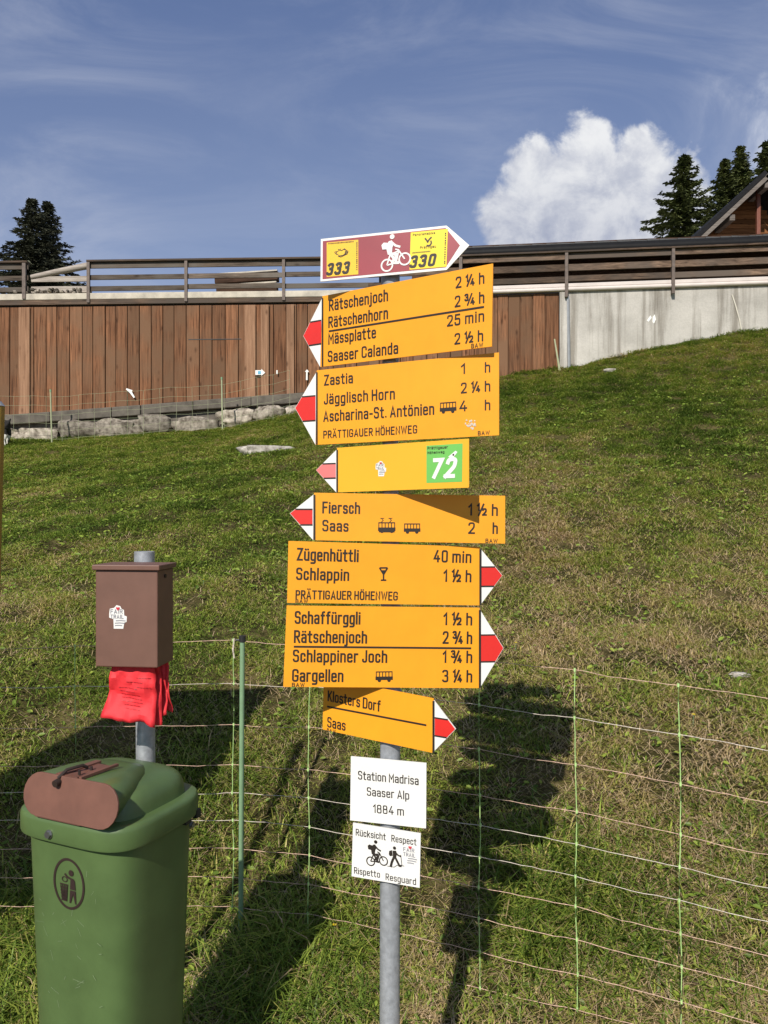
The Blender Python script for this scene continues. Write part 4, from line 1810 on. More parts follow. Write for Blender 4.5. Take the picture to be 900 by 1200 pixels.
# 3
S = board('trail_sign', 'wide yellow trail sign with Zastia, Jägglisch Horn and a bus symbol, pointing left', 28, [(371.2, 434), (584.7, 413), (584.7, 510), (370, 521.3)], 'yellow', tip=(345.8, 478.3))
T(S, 'Zastia', 379.9, 452, 413.7, 12.6)
T(S, '1', 540.2, 438.6, None or 545, 12.4)
T(S, 'h', 568.2, 436.8, 574.6, 12.4)
T(S, 'Jägglisch Horn', 379.6, 474.2, 462.9, 12.8)
T(S, '2 ¼ h', 540.2, 461.2, 574.7, 12.6)
T(S, 'Ascharina-St. Antönien', 379, 494.5, 509, 13)
T(S, '4', 538.5, 482.3, 547.4, 12.6)
T(S, 'h', 568.2, 481, 574.7, 12.6)
T(S, 'PRÄTTIGAUER HÖHENWEG', 379, 514, 489, 9.2, wt=.17)
T(S, 'BAW', 560.1, 510.2, 574, 5, wt=.19)
u, v = S.uv(515.4, 485)
bus(S, u, v, S.uv(535, 485)[0] - u, .0006)
for k in range(26):
    u, v = S.uv(random.gauss(551, 3.2), random.gauss(497, 3.6))
    s = random.uniform(.0008, .0032)
    S.poly('scrape', [(u + s * math.cos(a) * random.uniform(.5, 1.6), v + s * math.sin(a) * random.uniform(.5, 1.4)) for a in (0, 1.2, 2.3, 3.5, 4.9)], .0005 + .00004 * k)
done(S)

# 4
S = board('trail_sign', 'blank yellow sign with a green 72 square and faded pink arrow tip', 29, [(395, 524.8), (549.5, 514), (549.5, 571.4), (394.4, 577)], 'pale_yellow', tip=(370.4, 551), tipmat='pink')
S.poly('green_sticker', [S.uv(*q) for q in ((499.8, 522.3), (542.2, 519.6), (541.6, 564.6), (499.8, 566))], .0004)
T(S, '72', 504.2, 561.3, 533, 24, key='white_number', wt=.24, shear=.22, h=.0009)
T(S, 'Prättigauer', 501.2, 527, 525, 3.4, wt=.2, h=.0009)
T(S, 'Höhenweg', 501.2, 532.2, 521, 3.2, wt=.2, h=.0009)
u, v = S.uv(531, 533)
S.poly('white_number', [(u - .012, v - .004), (u - .002, v + .003), (u + .006, v + .009), (u + .011, v + .006), (u + .006, v), (u, v - .007), (u - .006, v - .007)], .0008)
S.disk('emblem', u + .001, v, .0024, .0012, 8)
u, v = S.uv(446, 549.5)
fair_trail(S, u, v, .0265, .0005)
done(S)

# 5
S = board('trail_sign', 'two line yellow sign with Fiersch and Saas, train and bus symbols', 0, [(368, 577.4), (592, 581), (592, 637), (367.4, 633)], 'yellow', tip=(339.6, 601.6))
T(S, 'Fiersch', 377.6, 601.6, 421.9, 14)
T(S, '1 ½ h', 548.6, 604, 583.3, 14)
T(S, 'Saas', 377.6, 622.6, 408.3, 13.6)
T(S, '2', 548.6, 625.5, 556.2, 13.6)
T(S, 'h', 577, 625.6, 583.3, 13.6)
T(S, 'BAW', 568.8, 636.1, 583, 5, wt=.19)
u, v = S.uv(443, 624.6)
bus(S, u, v, S.uv(463.4, 624)[0] - u, .0006, True)
u, v = S.uv(473.2, 625.4)
bus(S, u, v, S.uv(492.6, 624)[0] - u, .0006)
done(S)

# 6
S = board('trail_sign', 'yellow trail sign with Zügenhüttli, Schlappin and a wine glass symbol', -5, [(338, 633.9), (562.6, 640.8), (562.2, 709.4), (336.5, 706.4)], 'yellow', lift=.001, tip=(588.8, 674.3))
T(S, 'Zügenhüttli', 347.7, 656.8, 420, 15)
T(S, '40 min', 507.9, 658.7, 552.2, 14.4)
T(S, 'Schlappin', 346.8, 679.5, 409, 14.6)
T(S, '1 ½ h', 519.4, 681.7, 552.2, 14.4)
T(S, 'PRÄTTIGAUER HÖHENWEG', 346.2, 702, 466, 10.6, wt=.17)
T(S, 'BAW', 346.2, 706.6, 360.8, 4.6, wt=.19)
u, v = S.uv(449.4, 680.2)
k_ = 1 / 486
for pts, c_ in (([(-4.5, 14.5), (4.5, 14.5)], 0), ([(-4.6, 14.5), (0, 7), (4.6, 14.5)], 0), ([(0, 7.4), (0, .5)], 0), ([(-3.2, .4), (3.2, .4)], 0)):
    S.stroke('pictogram', [(u + a * k_, v + b_ * k_) for a, b_ in pts], 1.7 * k_, False, .0006 + .0001 * len(pts))
S.poly('pictogram', [(u - 3.0 * k_, v + 11.8 * k_), (u, v + 7 * k_), (u + 3.0 * k_, v + 11.8 * k_)], .0012)
done(S)

# 7
S = board('trail_sign', 'large four line yellow sign from Schaffürggli to Gargellen, pointing right', -4, [(336, 709.6), (562, 712.2), (562, 806.4), (331.9, 804.9)], 'yellow', tip=(590.2, 759.4))
T(S, 'Schaffürggli', 345.2, 731, 422.2, 15.2)
T(S, '1 ½ h', 519.4, 732.5, 553.2, 14.8)
T(S, 'Rätschenjoch', 344.3, 753.3, 430, 15)
T(S, '2 ¾ h', 518.5, 754.3, 553.2, 14.8)
rule(S, (344.3, 757.7), (552.1, 759.6))
T(S, 'Schlappiner Joch', 343, 775.8, 453.6, 14.8)
T(S, '1 ¾ h', 518.5, 776.7, 553.2, 14.6)
T(S, 'Gargellen', 342.1, 798.8, 402.3, 15)
T(S, '3 ¼ h', 517.9, 799.4, 553.2, 14.6)
T(S, 'BAW', 342, 804.8, 356.8, 4.8, wt=.19)
u, v = S.uv(440, 799.4)
bus(S, u, v, S.uv(460.3, 799)[0] - u, .0006)
done(S)

# 8
S = board('trail_sign', 'narrow yellow sign with Klosters Dorf, half shaded by the sign above', 31, [(379.5, 793.5), (508, 818.6), (506.5, 882.2), (378, 854.7)], 'yellow', tip=(534, 854.4), lift=.002)
T(S, 'Klosters Dorf', 384, 821.5, 445.9, 12.8)
rule(S, (383.5, 827.8), (499.8, 849.8))
T(S, 'Saas', 383.5, 852, 405, 12.4)
T(S, 'BAW', 383.3, 856.6, 393.5, 3.6, wt=.19)
done(S)

# 9 / 10 white plates
S = board('station_sign', 'plain white plate reading Station Madrisa, Saaser Alp, 1884 m', 16, [(411.2, 886.3), (499.7, 894.2), (499.2, 970.8), (410.3, 961.3)], 'white')
T(S, 'Station Madrisa', 419.7, 913.2, 490.6, 10.2, wt=.14)
T(S, 'Saaser Alp', 430, 932.2, 479.6, 10.0, wt=.14)
T(S, '1884 m', 437.2, 952.2, 473.4, 10.0, wt=.14)
done(S)
S = board('respect_sign', 'lowest white plate with cyclist and hiker symbols and four respect words', 20, [(413.7, 964.2), (493, 976.8), (491.7, 1040.5), (412, 1026.8)], 'white')
T(S, 'Rücksicht', 417, 978.9, 452.1, 8.0, wt=.14)
T(S, 'Respect', 458.7, 986, 488.1, 8.0, wt=.14)
T(S, 'Rispetto', 415, 1023.5, 445.4, 7.8, wt=.14)
T(S, 'Resguard', 452, 1031, 487.6, 7.8, wt=.14)
u, v = S.uv(440.6, 1002)
cyclist(S, 'pictogram', u, v, .050, .0006, R(10))
u, v = S.uv(462.4, 1013.8)
hiker(S, 'pictogram', u, v, .047, .0006)
u, v = S.uv(480, 1002.5)
fair_words(S, u, v, .037, .0006)
done(S)

# ------------------------------------------------------------------ bin pole, bag box, bags, bin
BP = Vector((-.655, 2.10, 0))
bp_top = EYE + (600 - 648) / 900 * 2.1
bpole = empty('bin_pole', (BP.x, BP.y, float(ground_z(BP.x, BP.y))), 'short galvanised pole carrying the green bin and brown box', 'pole')
m_ = MB()
m_.tube([(BP.x + .010, BP.y, bpole.location.z - .1), (BP.x, BP.y, bp_top)], .0255, 24)
m_.build('tube', M['galv'], bpole, smooth=40)
m_ = MB()
m_.tube([(BP.x, BP.y, bp_top - .05), (BP.x, BP.y, bp_top + .004)], .0272, 24)
m_.build('end_sleeve', M['galv'], bpole, smooth=40)

t8 = R(6)
be, bn = Vector((math.cos(t8), -math.sin(t8), 0)), Vector((-math.sin(t8), -math.cos(t8), 0))
fc = P(148, 725, 1.93)
bz0, bz1 = EYE + (600 - 782) / 900 * 1.93, EYE + (600 - 668) / 900 * 1.93
bx = empty('bag_dispenser', (fc.x, fc.y, bz0), 'brown metal dog bag box fixed to the pole above the bin', 'dispenser')


def BX(u, w, z):
    p = Vector((fc.x, fc.y, 0)) + be * u - bn * w
    p.z = z
    return p


UZ = Vector((0, 0, 1))
m_ = MB()
bw, bd = .163, .105
m_.box(BX(0, bd / 2, (bz0 + bz1) / 2), (bw, bd, bz1 - bz0), .5, (be, bn, UZ))
m_.build('case', M['box_brown'], bx, bevel=.003)
m_ = MB()
m_.box(BX(.001, bd / 2 - .002, bz1 + .0065), (bw + .013, bd + .012, .013), .5, (be, bn, UZ))
m_.build('lid', M['box_brown'], bx, bevel=.002)
m_ = MB()
m_.tube([BX(bw / 2 - .001, bd * .45, bz1 - .018), BX(bw / 2 + .003, bd * .45, bz1 - .018)], .005, 10)
m_.build('side_screw', M['rust'], bx)
m_ = MB()
m_.box(BX(.02, bd + .009, (bz0 + bz1) / 2 + .05), (.07, .018, .03), .5, (be, bn, UZ))
m_.build('bracket', M['box_brown'], bx)
m_ = MB()
m_.box(BX(.02, bd + .009, (bz0 + bz1) / 2 - .07), (.07, .018, .03), .5, (be, bn, UZ))
m_.build('bracket', M['box_brown'], bx)
S = Sheet(Vector((fc.x, fc.y, EYE - .27)) + bn * .0006, be, UZ, bn)
u, v = S.uv(137.6, 723.5)
fair_trail(S, u, v, .043, .0003)
S.build(bx, {'sticker': 'white', 'sticker_print': 'grey_ink', 'heart': 'heart', 'sticker_lines': 'grey_ink'}, {})

# red bags hanging from the slot
rb = empty('bag_bundle', BX(0, .05, bz0), 'bundle of bright red paper bags hanging out under the brown box', 'bags')
from mathutils import noise as mnoise


def bag(x0, x1, y0, y1, w, skew, seed):
    """creased paper sheet of small thickness; pixel columns at top (x0,x1), bottom widens"""
    m = MB()
    nu, nv = 14, 16
    ut0, ut1 = (x0 - 148) * 1.95 / 900, (x1 - 148) * 1.95 / 900
    zt, zb = EYE + (600 - y0) / 900 * 1.95, EYE + (600 - y1) / 900 * 1.95
    pts = {}
    for i in range(nu + 1):
        for j in range(nv + 1):
            a, b_ = i / nu, j / nv
            u0 = ut0 - .022 * b_ ** 1.5
            u1 = ut1 + skew * b_
            u = u0 + (u1 - u0) * a
            z = zt + (zb - zt) * b_ + .010 * b_ * math.sin(a * 3.0 + seed)
            if b_ > .85:
                z += .004 * math.sin(a * 9 + seed)
            ww = w - .014 * b_ + .016 * mnoise.noise(Vector((a * 2.2 + seed, b_ * 2.6, seed))) + .009 * mnoise.noise(Vector((a * 6, b_ * 7, seed + 3)))
            ww += .012 * b_ * (a - .5) ** 2
            pts[i, j] = BX(u, ww, z)
    vs = [pts[i, j] for i in range(nu + 1) for j in range(nv + 1)]
    fs = [(i * (nv + 1) + j, i * (nv + 1) + j + 1, (i + 1) * (nv + 1) + j + 1, (i + 1) * (nv + 1) + j) for i in range(nu) for j in range(nv)]
    m.add(vs, fs, random.random())
    o = m.build('bag', M['red_paper'], rb, smooth=25)
    md = o.modifiers.new('paper', 'SOLIDIFY')
    md.thickness = .0012
    md.offset = -1
    return pts


p0 = bag(124.5, 177, 779, 846, .026, .009, 1.0)
bag(127.5, 180, 779, 844.5, .043, .012, 2.3)
bag(131, 182, 779, 843, .060, .015, 4.1)
bag(135, 183.5, 779, 841.5, .076, .017, 6.2)
m_ = MB()
off = bn * .0022
for (a, b_, ln) in ((.38, .30, .34), (.22, .42, .36), (.25, .48, .34), (.27, .54, .42), (.30, .60, .38), (.33, .66, .40), (.38, .72, .32), (.42, .78, .24), (.6, .22, .3), (.62, .38, .3)):
    k = 0
    while k < ln:
        s_ = random.uniform(.03, .07)
        def pt(aa, bb):
            i, j = aa * 14, bb * 16
            i0, j0 = min(13, int(i)), min(15, int(j))
            fi, fj = i - i0, j - j0
            q = p0[i0, j0] * (1 - fi) * (1 - fj) + p0[i0 + 1, j0] * fi * (1 - fj) + p0[i0, j0 + 1] * (1 - fi) * fj + p0[i0 + 1, j0 + 1] * fi * fj
            return q + off
        if a + k + s_ < .97:
            m_.add([pt(a + k, b_ + .012), pt(a + k + s_, b_ + .012), pt(a + k + s_, b_), pt(a + k, b_)], [(0, 1, 2, 3)])
        k += s_ + .015
m_.build('bag_print', M['bag_ink'], rb)

# the bin
t24 = R(24)
ge = Vector((math.cos(t24), -math.sin(t24), 0))
gb = Vector((math.sin(t24), math.cos(t24), 0))
gc = Vector((-.745, 1.815, 0)) + gb * .14
binr = empty('litter_bin', (gc.x, gc.y, EYE - 1.27), 'green plastic litter bin with brown oval flap hung on the pole', 'litter bin')


def G(u, w, z):
    p = gc + ge * u + gb * w
    p.z = EYE + z
    return p


BS = 1.15


def ring(hw, wf, wb, z, n=64, ex=4.2, dome=None):
    """rounded D outline: half width hw, front at wf (<0), back at wb"""
    hw, wf, wb = hw * BS, wf * BS, wb * BS
    pts = []
    for i in range(n):
        a = 2 * math.pi * i / n
        c, s = math.cos(a), math.sin(a)
        x = math.copysign(abs(c) ** (2 / ex), c) * hw
        y = math.copysign(abs(s) ** (2 / ex), s)
        y = y * wb if y > 0 else -y * wf
        pts.append(G(x, y, z))
    return pts


def body_at(z):
    f = (z + 1.27) / .5
    return (.1285 + .0170 * f, -.116 - .012 * f, .125 + .008 * f)


m_ = MB()
rs = []
for z in (-1.44, -1.437, -1.3, -1.2, -1.1, -1.0, -.9, -.8, -.755):
    hw, wf, wb = body_at(z)
    k = .96 if z == -1.44 else 1
    rs.append(ring(hw * k, wf * k, wb * k, z))
m_.rings(rs)
m_.build('body', M['bin_green'], binr, smooth=50)
m_ = MB()
prof = [(-.777, .151, -.132, .136), (-.7785, .157, -.138, .140), (-.776, .1615, -.1425, .1425), (-.770, .163, -.144, .1435), (-.734, .163, -.144, .1435), (-.7265, .1615, -.1425, .1425), (-.7215, .158, -.139, .141), (-.7205, .151, -.132, .137)]
# dome of the hood
dm = [(-.7205, .90), (-.708, .890), (-.696, .876), (-.684, .852), (-.674, .81), (-.666, .745), (-.660, .635), (-.6565, .46), (-.655, .2)]
m_.rings([ring(.147, -.128, .132, -.772)] + [ring(hw, wf, wb, z) for z, hw, wf, wb in prof] + [ring(.1502 * k, -.131 * k + .02 * (1 - k), .136 * k + .02 * (1 - k), z, ex=3.4 + .8 * k) for z, k in dm])
m_.build('hood', M['bin_green'], binr, smooth=45)
# throw-in tunnel: pill-shaped tube sunk in the hood


def pill(hw, r, uc, zc_, w, lean=0.0, n=10):
    pts = []
    for (cx, a0) in ((hw - r, -90), (-(hw - r), 90)):
        for i in range(n + 1):
            a = R(a0 + 180 * i / n)
            z = zc_ + r * math.sin(a)
            pts.append(G(uc + cx + r * math.cos(a), w + lean * (z - zc_), z))
    return pts


m_ = MB()
m_.rings([pill(.124, .040, .012, -.672, -.147, .22), pill(.131, .045, .012, -.672, -.153, .22), pill(.134, .047, .012, -.672, -.145, .22), pill(.124, .047, .004, -.677, -.06, .10),
          pill(.104, .043, -.010, -.683, .02, .1), pill(.080, .034, -.018, -.690, .07, .1), pill(.045, .020, -.022, -.698, .10, .1)])
m_.build('throw_in_hood', M['bin_green'], binr, smooth=45)
m_ = MB()
m_.rings([pill(.146, .049, .026, -.669, -.164, .18), pill(.146, .049, .026, -.669, -.159, .18)])
flap_o = m_.build('flap', M['bin_brown'], binr, smooth=30, bevel=.0008)
m_ = MB()
for (u0, u1) in ((-.036, -.018), (.030, .038)):
    m_.hexa([G(u0 + .012, -.150, -0.6235), G(u1 + .012, -.150, -0.6235), G(u1 + .012, -.03, -0.6275), G(u0 + .012, -.03, -0.6275)], [G(u0 + .012, -.150, -0.6170), G(u1 + .012, -.150, -0.6170), G(u1 + .012, -.03, -0.6210), G(u0 + .012, -.03, -0.6210)])
m_.hexa([G(-.034, -.147, -0.6245), G(.034, -.147, -0.6245), G(.034, -.04, -0.6295), G(-.034, -.04, -0.6295)], [G(-.034, -.147, -0.6200), G(.034, -.147, -0.6200), G(.034, -.04, -0.6250), G(-.034, -.04, -0.6250)])
m_.build('hinge_plate', M['bin_brown'], flap_o)
m_ = MB()
m_.tube([G(-.012, -.156, -0.6320), G(-.012, -.160, -0.6240), G(-.006, -.14, -0.6100), G(.008, -.105, -0.6080), G(.008, -.09, -0.6180)], .0042, 8)
m_.tube([G(-.012, -.158, -0.6330), G(-.012, -.171, -0.6350)], .0085, 12)
m_.tube([G(.020, -.09, -0.6240), G(.020, -.09, -0.6140)], .004, 8)
m_.tube([G(.028, -.135, -0.6180), G(.028, -.135, -0.6080)], .0035, 8)
m_.build('latch_hook', M['rust'], flap_o, smooth=40)
m_ = MB()
m_.hexa([G(-.075, -.171, -.7200), G(.065, -.171, -.7200), G(.065, -.135, -.7165), G(-.075, -.135, -.7165)], [G(-.075, -.171, -.7165), G(.065, -.171, -.7165), G(.065, -.135, -.7135), G(-.075, -.135, -.7135)])
m_.build('stop_plate', M['bin_brown'], binr)


def bolt(c, n, r=.0085):
    m2 = MB()
    m2.tube([c, c + n * .003], r * 1.25, 16)
    m2.tube([c + n * .003, c + n * .008], r, 6)
    m2.build('bolt', M['steel'], binr)


bolt(G(-.034, -.1658, -.757), -gb)
bolt(G(.1685, .10, -.800), ge, .007)
m_ = MB()
m_.box(G(.175, .115, -.775), (.012, .018, .02), .5, (ge, gb, UZ))
m_.box(G(.175, .075, -.781), (.012, .022, .012), .5, (ge, gb, UZ))
m_.build('side_clip', M['cap_black'], binr)
m_ = MB()
m_.box(G(0, .14, -.95), (.09, .03, .25), .5, (ge, gb, UZ))
m_.build('pole_bracket', M['galv'], binr)
# litter symbol on the front
zc0 = -.875
hw, wf, wb = body_at(zc0)
gp = G(.006, wf * BS, zc0)
tl = math.atan2(.013, .5)
upv = (UZ * math.cos(tl) - gb * math.sin(tl)).normalized()
nv = ge.cross(upv)
nv = nv if nv.dot(-gb) > 0 else -nv
S = Sheet(gp + nv * .0012, ge, upv, nv)
S.ring('pictogram', 0, 0, .046, .006, .0004, 44, .058)
k_ = .001
for poly, h in (([(6, 14), (13, 15), (19, 10), (21, -12), (4, -12), (5, 2)], .0006), ([(4, -14), (21, -14), (22, -45), (19, -45), (13, -22), (5, -45), (1, -45)], .0006)):
    S.poly('pictogram', [(a * k_, b_ * k_) for a, b_ in poly], h)
S.disk('pictogram', .008, .027, .0075, .0008, 16)
S.stroke('pictogram', [(.012, .012), (-.004, .016), (-.010, .021)], .005, False, .001, True)
S.ring('pictogram', -.0125, .009, .008, .002, .0008, 14, .006)
for k in range(5):
    x = -26 + k * 5.5
    S.stroke('pictogram', [(x * k_, -.003), ((-14 + (x + 14) * .62) * k_, -.043)], .0024, False, .0005 + k * .00008)
for k in range(6):
    y = -3 - k * 7.6
    f = 1 - .38 * (k / 5.3)
    S.stroke('pictogram', [((-15 - 12.5 * f) * k_, y * k_), ((-15 + 12.5 * f) * k_, y * k_)], .0026, False, .0010 + k * .00008)
S.build(binr, {'pictogram': 'picto_brown'}, {'pictogram': 'litter_symbol'})
# pale scratches in the plastic
S = Sheet(gp + nv * .0009, ge, upv, nv)
for k in range(34):
    u, v = random.uniform(-.09, .09), random.uniform(-.36, .05)
    if abs(u) < .055 and v > -.07:
        continue
    a = random.uniform(-.6, 3.4)
    ln = random.uniform(.006, .03)
    S.stroke('scratch', [(u, v), (u + ln * math.cos(a), v + ln * math.sin(a))], random.uniform(.0004, .0009), False, .0001)
M['scratch'] = mat('scratched_plastic', (.24, .31, .18), .6)
S.build(binr, {'scratch': 'scratch'}, {'scratch': 'scratches'})

# ------------------------------------------------------------------ the sheep net
STX = [-290, -195, -100, -8, 88, 180, 273, 362, 460, 562, 675, 797, 930, 1076, 1240]
STD = [2.85] * 7 + [2.74, 2.61, 2.48, 2.35, 2.22, 2.09, 1.96, 1.83]
rows = {
    -290: [766, 806, 853, 899, 930, 962, 995, 1028, 1061, 1094],
    -8: [761, 805, 853, 898, 929, 961, 995, 1028, 1061, 1094],
    88: [757, 804, 852, 897, 929, 961, 994, 1027, 1060, 1094],
    180: [753.5, 803, 851, 896, 929, 961, 994, 1027, 1061, 1095],
    273: [750, 801, 849, 896, 929, 961, 994, 1028, 1062, 1097],
    362: [757, 804, 852, 902, 935, 969, 1002, 1036, 1071, 1108],
    460: [763, 814, 863, 915, 950, 985, 1020, 1055, 1092, 1132],
    562: [773, 826, 878, 932, 967, 1004, 1040, 1076, 1115, 1158],
    675: [785, 841, 896, 951, 989, 1027, 1062, 1101, 1142, 1183],
    797: [803, 861, 919, 978, 1016, 1055, 1094, 1133, 1174, 1216],
    930: [823, 885, 946, 1007, 1045, 1087, 1128, 1169, 1212, 1256],
    1240: [880, 950, 1020, 1088, 1130, 1175, 1220, 1265, 1312, 1360],
}
RX = sorted(rows)


def net_y(px, k):
    return float(np.interp(px, RX, [rows[x][k] for x in RX]))


nr = empty('fence_net', P(460, 1132, 2.61), 'green and orange electric sheep net running behind the signpost', 'fence')
wires = ['rope_orange', 'rope_white', 'rope_orange', 'rope_orange', 'rope_white', 'rope_white', 'rope_orange', 'rope_orange', 'rope_orange', 'rope_orange']
for k in range(10):
    pts = []
    for a in range(len(STX) - 1):
        nsub = 9
        for s in range(nsub):
            f = s / nsub
            # linear in 3D between the stays, with a little sag and kink
            A_, B_ = P(STX[a], net_y(STX[a], k), STD[a]), P(STX[a + 1], net_y(STX[a + 1], k), STD[a + 1])
            p = A_.lerp(B_, f)
            p.z -= .0022 * math.sin(f * math.pi) * (1 + 1.6 * math.sin(a * 2.1 + k))
            p.z += random.uniform(-.0014, .0014) if s else 0
            p.y += random.uniform(-.002, .002) if s else 0
            pts.append(p)
    m_ = MB()
    m_.tube(pts, .00095, 6)
    m_.build('strand', M[wires[k]], nr, smooth=60)
for a, px in enumerate(STX):
    m_ = MB()
    pts = []
    for k in range(10):
        p = P(px, net_y(px, k), STD[a])
        p.x += .003 * math.sin(k * 1.3 + a) + .002 * (k - 4) * (.3 if px > 600 else -.1)
        pts.append(p)
        m_.tube([p + Vector((0, 0, -.005)), p + Vector((0, 0, .005))], .0036, 8)
    fine = []
    for i in range(9):
        for s in range(3):
            q = pts[i].lerp(pts[i + 1], s / 3)
            q.x += random.uniform(-.0012, .0012)
            fine.append(q)
    fine.append(pts[-1])
    m_.tube(fine, .00165, 6)
    m_.build('stay', M['stay_green'], nr, smooth=60)

fp = empty('fence_post', P(283, 1098, 2.84), 'pale green plastic fence post with black cap beside the bin', 'post', 'net posts by the bin')
m_ = MB()
b0 = P(282, 1104, 2.83)
t0 = P(284, 752, 2.83)
m_.tube([b0 - Vector((0, 0, .06)), b0, t0], .0092, 12)
m_.build('shaft', M['plastic_green'], fp, smooth=50)
m_ = MB()
m_.tube([t0, t0 + Vector((0, 0, .022))], .0125, 12)
m_.tube([t0 + Vector((-.025, 0, .006)), t0 + Vector((0, 0, .006))], .004, 6)
cap_o = m_.build('cap', M['cap_black'], fp, smooth=50)
m_ = MB()
m_.tube([t0 + Vector((-.03, 0, .012)), t0 + Vector((-.034, -.004, -.03)), t0 + Vector((-.03, 0, -.06))], .003, 6)
m_.build('tie', M['rope_white'], cap_o)

# far net along the wall foot
fr = empty('fence_net', W(150, 1.6, 'l', .6), 'thin pale net along the foot of the boulder wall', 'fence')


def FN(px, f):
    d = wall_d(px, 'l') - .75
    x = (px - 450) / 900 * d
    g0 = float(ground_z(x, d))
    return Vector((x, d, g0 + f * .92))


for f in (.08, .25, .42, .6, .8, 1.0):
    m_ = MB()
    m_.tube([FN(p, f) for p in range(-260, 360, 20)], .0022, 5)
    m_.build('strand', M['stay_pale'], fr)
for p in range(-250, 350, 19):
    m_ = MB()
    m_.tube([FN(p, .03), FN(p + random.uniform(-1, 1), .5), FN(p, 1.0)], .0028, 5)
    m_.build('stay', M['stay_pale'], fr)
for p, lab in ((61, 'thin pale green net post in front of the boulder wall, left one'), (261, 'thin pale green net post in front of the large white boulder')):
    a = FN(p, 0)
    o = empty('fence_post', a, lab, 'post', 'thin posts of the far net')
    m_ = MB()
    m_.tube([a - Vector((0, 0, .1)), a + Vector((-.03 if p < 100 else -.02, 0, 1.02))], .016, 8)
    m_.build('shaft', M['stay_pale'], o)
    m_ = MB()
    q = a + Vector((-.03 if p < 100 else -.02, 0, 1.02))
    m_.tube([q, q + Vector((0, 0, .05))], .02, 8)
    m_.build('cap', M['plastic_green'], o)
# loose stick leaning on the short board wall
a = W(654.5, 2.72, 'r', .25)
a.z = float(ground_z(a.x, a.y)) - .03
b_ = W(649.5, 3.38, 'r', .06)
o = empty('leaning_stick', a, 'thin yellowish stick leaning on the boards by the concrete wall', 'stick')
m_ = MB()
m_.tube([a, b_], [.022, .014], 6)
m_.build('shaft', M['stay_pale'], o)

# ------------------------------------------------------------------ left edge: yellow post, goat, added shade-casting board
yp_top = P(-5.5, 476, 1.9)
yp_base = P(-31, 1330, 1.9)
yp_base.z = float(ground_z(yp_base.x, yp_base.y)) - .05
o = empty('yellow_post', yp_base, 'leaning faded yellow post with grey top at the left edge', 'post')
m_ = MB()
m_.tube([yp_base, yp_top], .0215, 16)
m_.build('shaft', M['yellow_post'], o, smooth=40)
m_ = MB()
m_.tube([yp_top, yp_top + Vector((.0, 0, .012))], [.0225, .014], 16)
m_.build('cap', M['alu'], o, smooth=40)

gh = hit(6, 522)


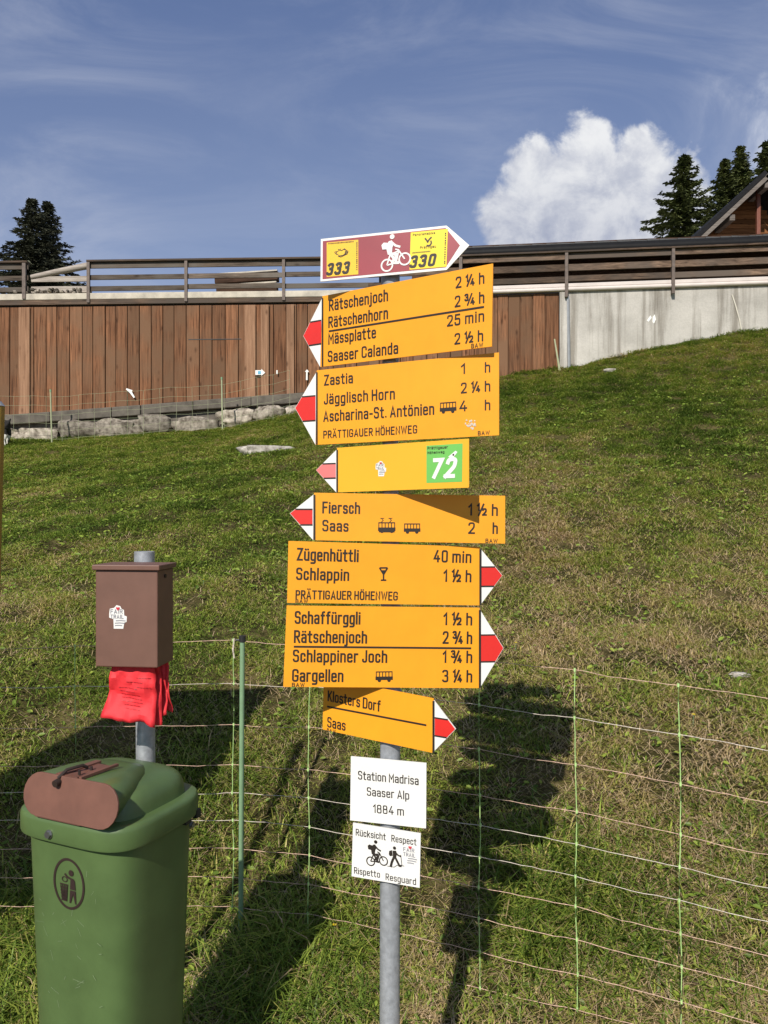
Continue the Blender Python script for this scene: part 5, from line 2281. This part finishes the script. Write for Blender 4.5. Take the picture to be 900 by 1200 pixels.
def goat():
    root = empty('goat', gh, 'black and white goat half hidden behind the yellow post', 'goat')
    x1 = P(12.0, 500, gh.y).x

    def skin(name, verts, edges, rad, mm, lvl=2):
        me = D.meshes.new(name)
        me.from_pydata([Vector(v) + Vector((x1 - .09, gh.y, gh.z)) - root.location for v in verts], edges, [])
        me.materials.append(M[mm])
        ob = D.objects.new(name, me)
        COL.objects.link(ob)
        ob.parent = root
        sk = ob.modifiers.new('skin', 'SKIN')
        for i, r_ in enumerate(rad):
            me.skin_vertices[0].data[i].radius = (r_, r_)
        me.skin_vertices[0].data[0].use_root = True
        ss = ob.modifiers.new('sub', 'SUBSURF')
        ss.levels = ss.render_levels = lvl
        return ob
    # rump at the right (+x), head to the left
    V = [(0, 0, .42), (-.22, 0, .41), (-.46, 0, .43), (-.56, 0, .55), (-.68, 0, .66), (-.80, 0, .60),      # spine, neck, head, muzzle
         (.02, .06, .30), (.055, .06, .20), (.02, .06, .10), (.03, .06, .01),                                   # hind leg with hock
         (.00, -.06, .30), (.035, -.06, .20), (.0, -.06, .10), (.01, -.06, .01),
         (-.45, .06, .26), (-.45, .06, .14), (-.45, .06, .01), (-.43, -.06, .26), (-.43, -.06, .14), (-.44, -.06, .01),
         (.07, 0, .46), (.10, 0, .52), (-.64, .07, .72), (-.64, -.07, .72)]
    E = [(0, 1), (1, 2), (2, 3), (3, 4), (4, 5), (0, 6), (6, 7), (7, 8), (8, 9), (0, 10), (10, 11), (11, 12), (12, 13), (2, 14), (14, 15), (15, 16), (2, 17), (17, 18), (18, 19), (0, 20), (20, 21), (4, 22), (4, 23)]
    Rr = [.105, .13, .12, .075, .06, .032, .06, .03, .022, .024, .06, .03, .022, .024, .05, .026, .024, .05, .026, .024, .022, .012, .016, .016]
    skin('body', V, E, Rr, 'goat_hair')
    m2 = MB()
    for yy in (-.064, .056):
        m2.tube([(x1 - .09 + .012, gh.y + yy, gh.z), (x1 - .09 + .012, gh.y + yy, gh.z + .11), (x1 - .09 + .046, gh.y + yy, gh.z + .20)], [.03, .028, .036], 10)
    m2.build('stocking', M['goat_white'], root, smooth=50)


goat()

# board added out of view past the left edge, cut to cast the shade behind the bin
nb_ = empty('shade_caster_board', (-1.75, 1.8, float(ground_z(-1.75, 1.8))), 'added wooden board out of view on the left, casting the shade behind the bin', 'board')
m_ = MB()
poly = [(-1.30, .05), (-1.32, .80), (-1.90, .78), (-2.32, .12), (-2.32, -.62), (-1.74, -.62)]
m_.prism([Vector((x, 1.84, EYE + z)) for x, z in poly], Vector((0, .03, 0)), .4)
m_.build('panel', M['board_wood'], nb_)
for x in (-1.85, -2.2):
    m_ = MB()
    m_.box((x, 1.91, (EYE + .2 + nb_.location.z - .1) / 2), (.07, .07, EYE + .2 - nb_.location.z + .1), .6)
    m_.build('post', M['board_wood'], nb_)

# a few yellow hawkbits in the turf
for k, (px, py) in enumerate(((391, 1101), (238, 688), (604, 765), (812, 852))):
    h = hit(px, py)
    o = empty('yellow_flower', h, ['single yellow flower low left of the pole foot', 'single yellow flower just right of the brown box', 'single yellow flower right of the lowest yellow sign',
                                   'single yellow flower at the right net stays'][k], 'flower', 'yellow flowers in the turf')
    m_ = MB()
    m_.tube([h, h + Vector((.003, 0, .05))], .001, 5)
    m_.build('stem', M['plastic_green'], o)
    m_ = MB()
    c = h + Vector((.003, 0, .05))
    for q in range(9):
        a = q * 6.283 / 9
        d_ = Vector((math.cos(a), math.sin(a), .35))
        s_ = Vector((-math.sin(a), math.cos(a), 0))
        m_.add([c, c + d_ * .006 + s_ * .002, c + d_ * .010, c + d_ * .006 - s_ * .002], [(0, 1, 2, 3)])
    m_.build('petals', M['lemon'], o)
